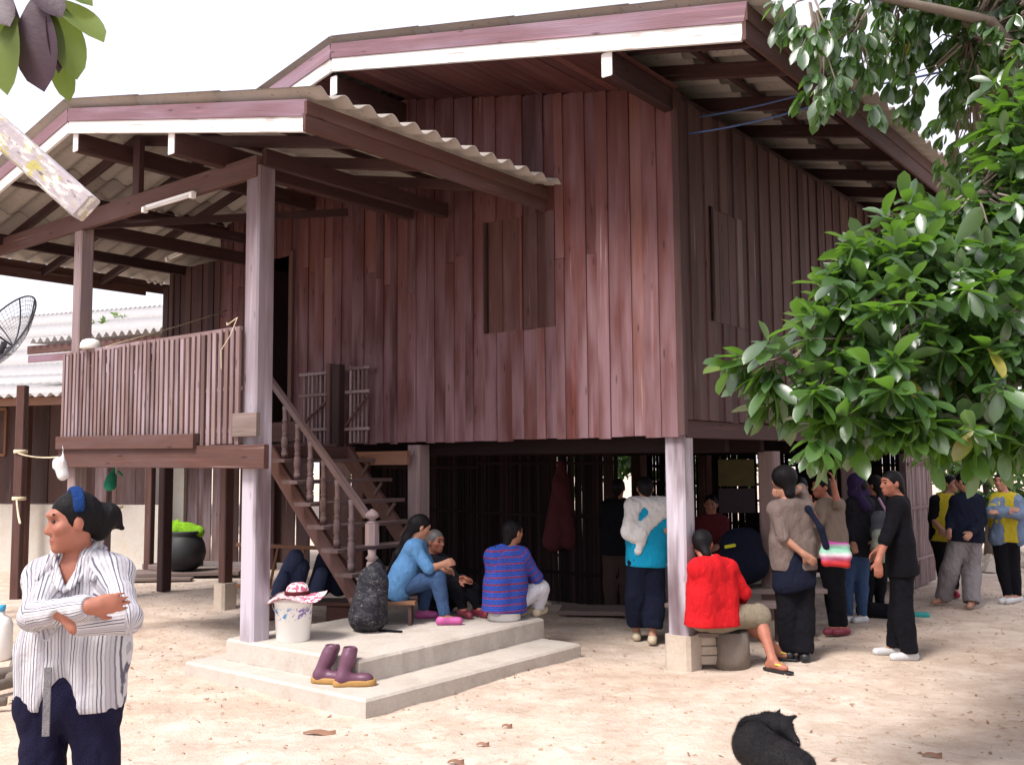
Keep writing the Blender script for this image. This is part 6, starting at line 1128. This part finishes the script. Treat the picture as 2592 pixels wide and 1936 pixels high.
for (a, b, wd, nm, up) in [((-1.16, 2.33, 2.95), (-1.0, 2.28, 2.835), .95, 'g', (.3, -.8, .7)), ((-1.13, 2.31, 2.93), (-1.068, 2.29, 2.735), .9, 'g', (.4, -.9, .1)), ((-1.18, 2.3, 2.94), (-1.15, 2.26, 2.695), 1.05, 'p', (-.1, -1, .1)), ((-1.15, 2.34, 2.86), (-1.108, 2.33, 2.69), .8, 'g', (.2, -1, 0)), ((-1.15, 2.3, 2.92), (-1.1, 2.28, 2.745), .55, 'p', (.7, -.7, 0)),
        ((-1.22, 2.28, 2.88), (-1.235, 2.25, 2.68), 1.0, 'g', (-.3, -1, 0)), ((-1.27, 2.3, 2.93), (-1.2, 2.27, 2.77), .8, 'g', (.1, -1, .2)), ((-1.24, 2.3, 2.94), (-1.2, 2.3, 2.78), .6, 'p', (-.6, -.8, .2)), ((-1.2, 2.3, 2.99), (-1.1, 2.26, 2.88), 1.1, 'p', (.1, -.9, .5)), ((-1.17, 2.31, 3.0), (-1.04, 2.3, 2.93), 1.0, 'g', (.1, -.8, .6)),
        ((-1.3, 2.3, 2.97), (-1.22, 2.24, 2.85), 1.1, 'p', (0, -1, .4)), ((-1.36, 2.3, 2.9), (-1.33, 2.25, 2.7), .9, 'g', (-.2, -1, .2)), ((-1.5, 2.35, 3.05), (-1.42, 2.2, 2.9), 1, 'p', (0, -1, .4))]:
    a, b = np.array(a), np.array(b); L = np.linalg.norm(b - a); y_ = (b - a) / L; u = nrm(up); x_ = nrm(np.cross(y_, u)); z_ = np.cross(x_, y_)
    Mx = Matrix(np.stack([x_, y_, z_], -1).tolist()).to_4x4() @ Matrix.Diagonal((L * wd, L, L * .8, 1)); Mx.translation = Vector(a); link('leaf', lm[nm], None, t2, TI2 @ Mx)

# ------------------------------------------------------------------ lichen covered beam of a shed beside the camera
m = NT('lichen covered grey wood'); c = m.coord(); n1 = m.noise(m.vmap(c, (30, 30, 12)), 1.0, 5, .65); n2 = m.noise(m.vmap(c, (14, 14, 8)), 1.0, 4, .6, 1.0); n3 = m.noise(m.vmap(c, (60, 60, 25)), 1.0, 4, .6)
k = m.mix(n1, (.3, .26, .28), (.5, .46, .48)); k = m.mix(m.math('MULTIPLY', m.smoothstep(n2, .52, .6), .8), k, (.42, .38, .08)); k = m.mix(m.smoothstep(n1, .5, .6), k, (.68, .68, .62)); k = m.mix(m.math('MULTIPLY', m.smoothstep(n3, .58, .7), .8), k, (.09, .08, .07)); m.bump(m.math('ADD', n1, n3), .8, .006)
LICH = m.fin(k, .9, .2)
sh = empty('shed_frame', (-2.7, 3.1, 0)); tag(sh, 'lichen covered beam end of a shed poking in from the left edge', 'beam')
member('beam', (.0, -.05, 3.78), (1.345, -.1, 2.59), .088, .075, LICH, sh, side=(0, -1, 0)); member('post', (0, 0, -.1), (0, .03, 3.9), .12, .12, M['post'], sh)
member('beam', (.0, .06, 3.72), (-1.6, .3, 3.72), .1, .08, M['beam'], sh, side=(0, 0, 1))
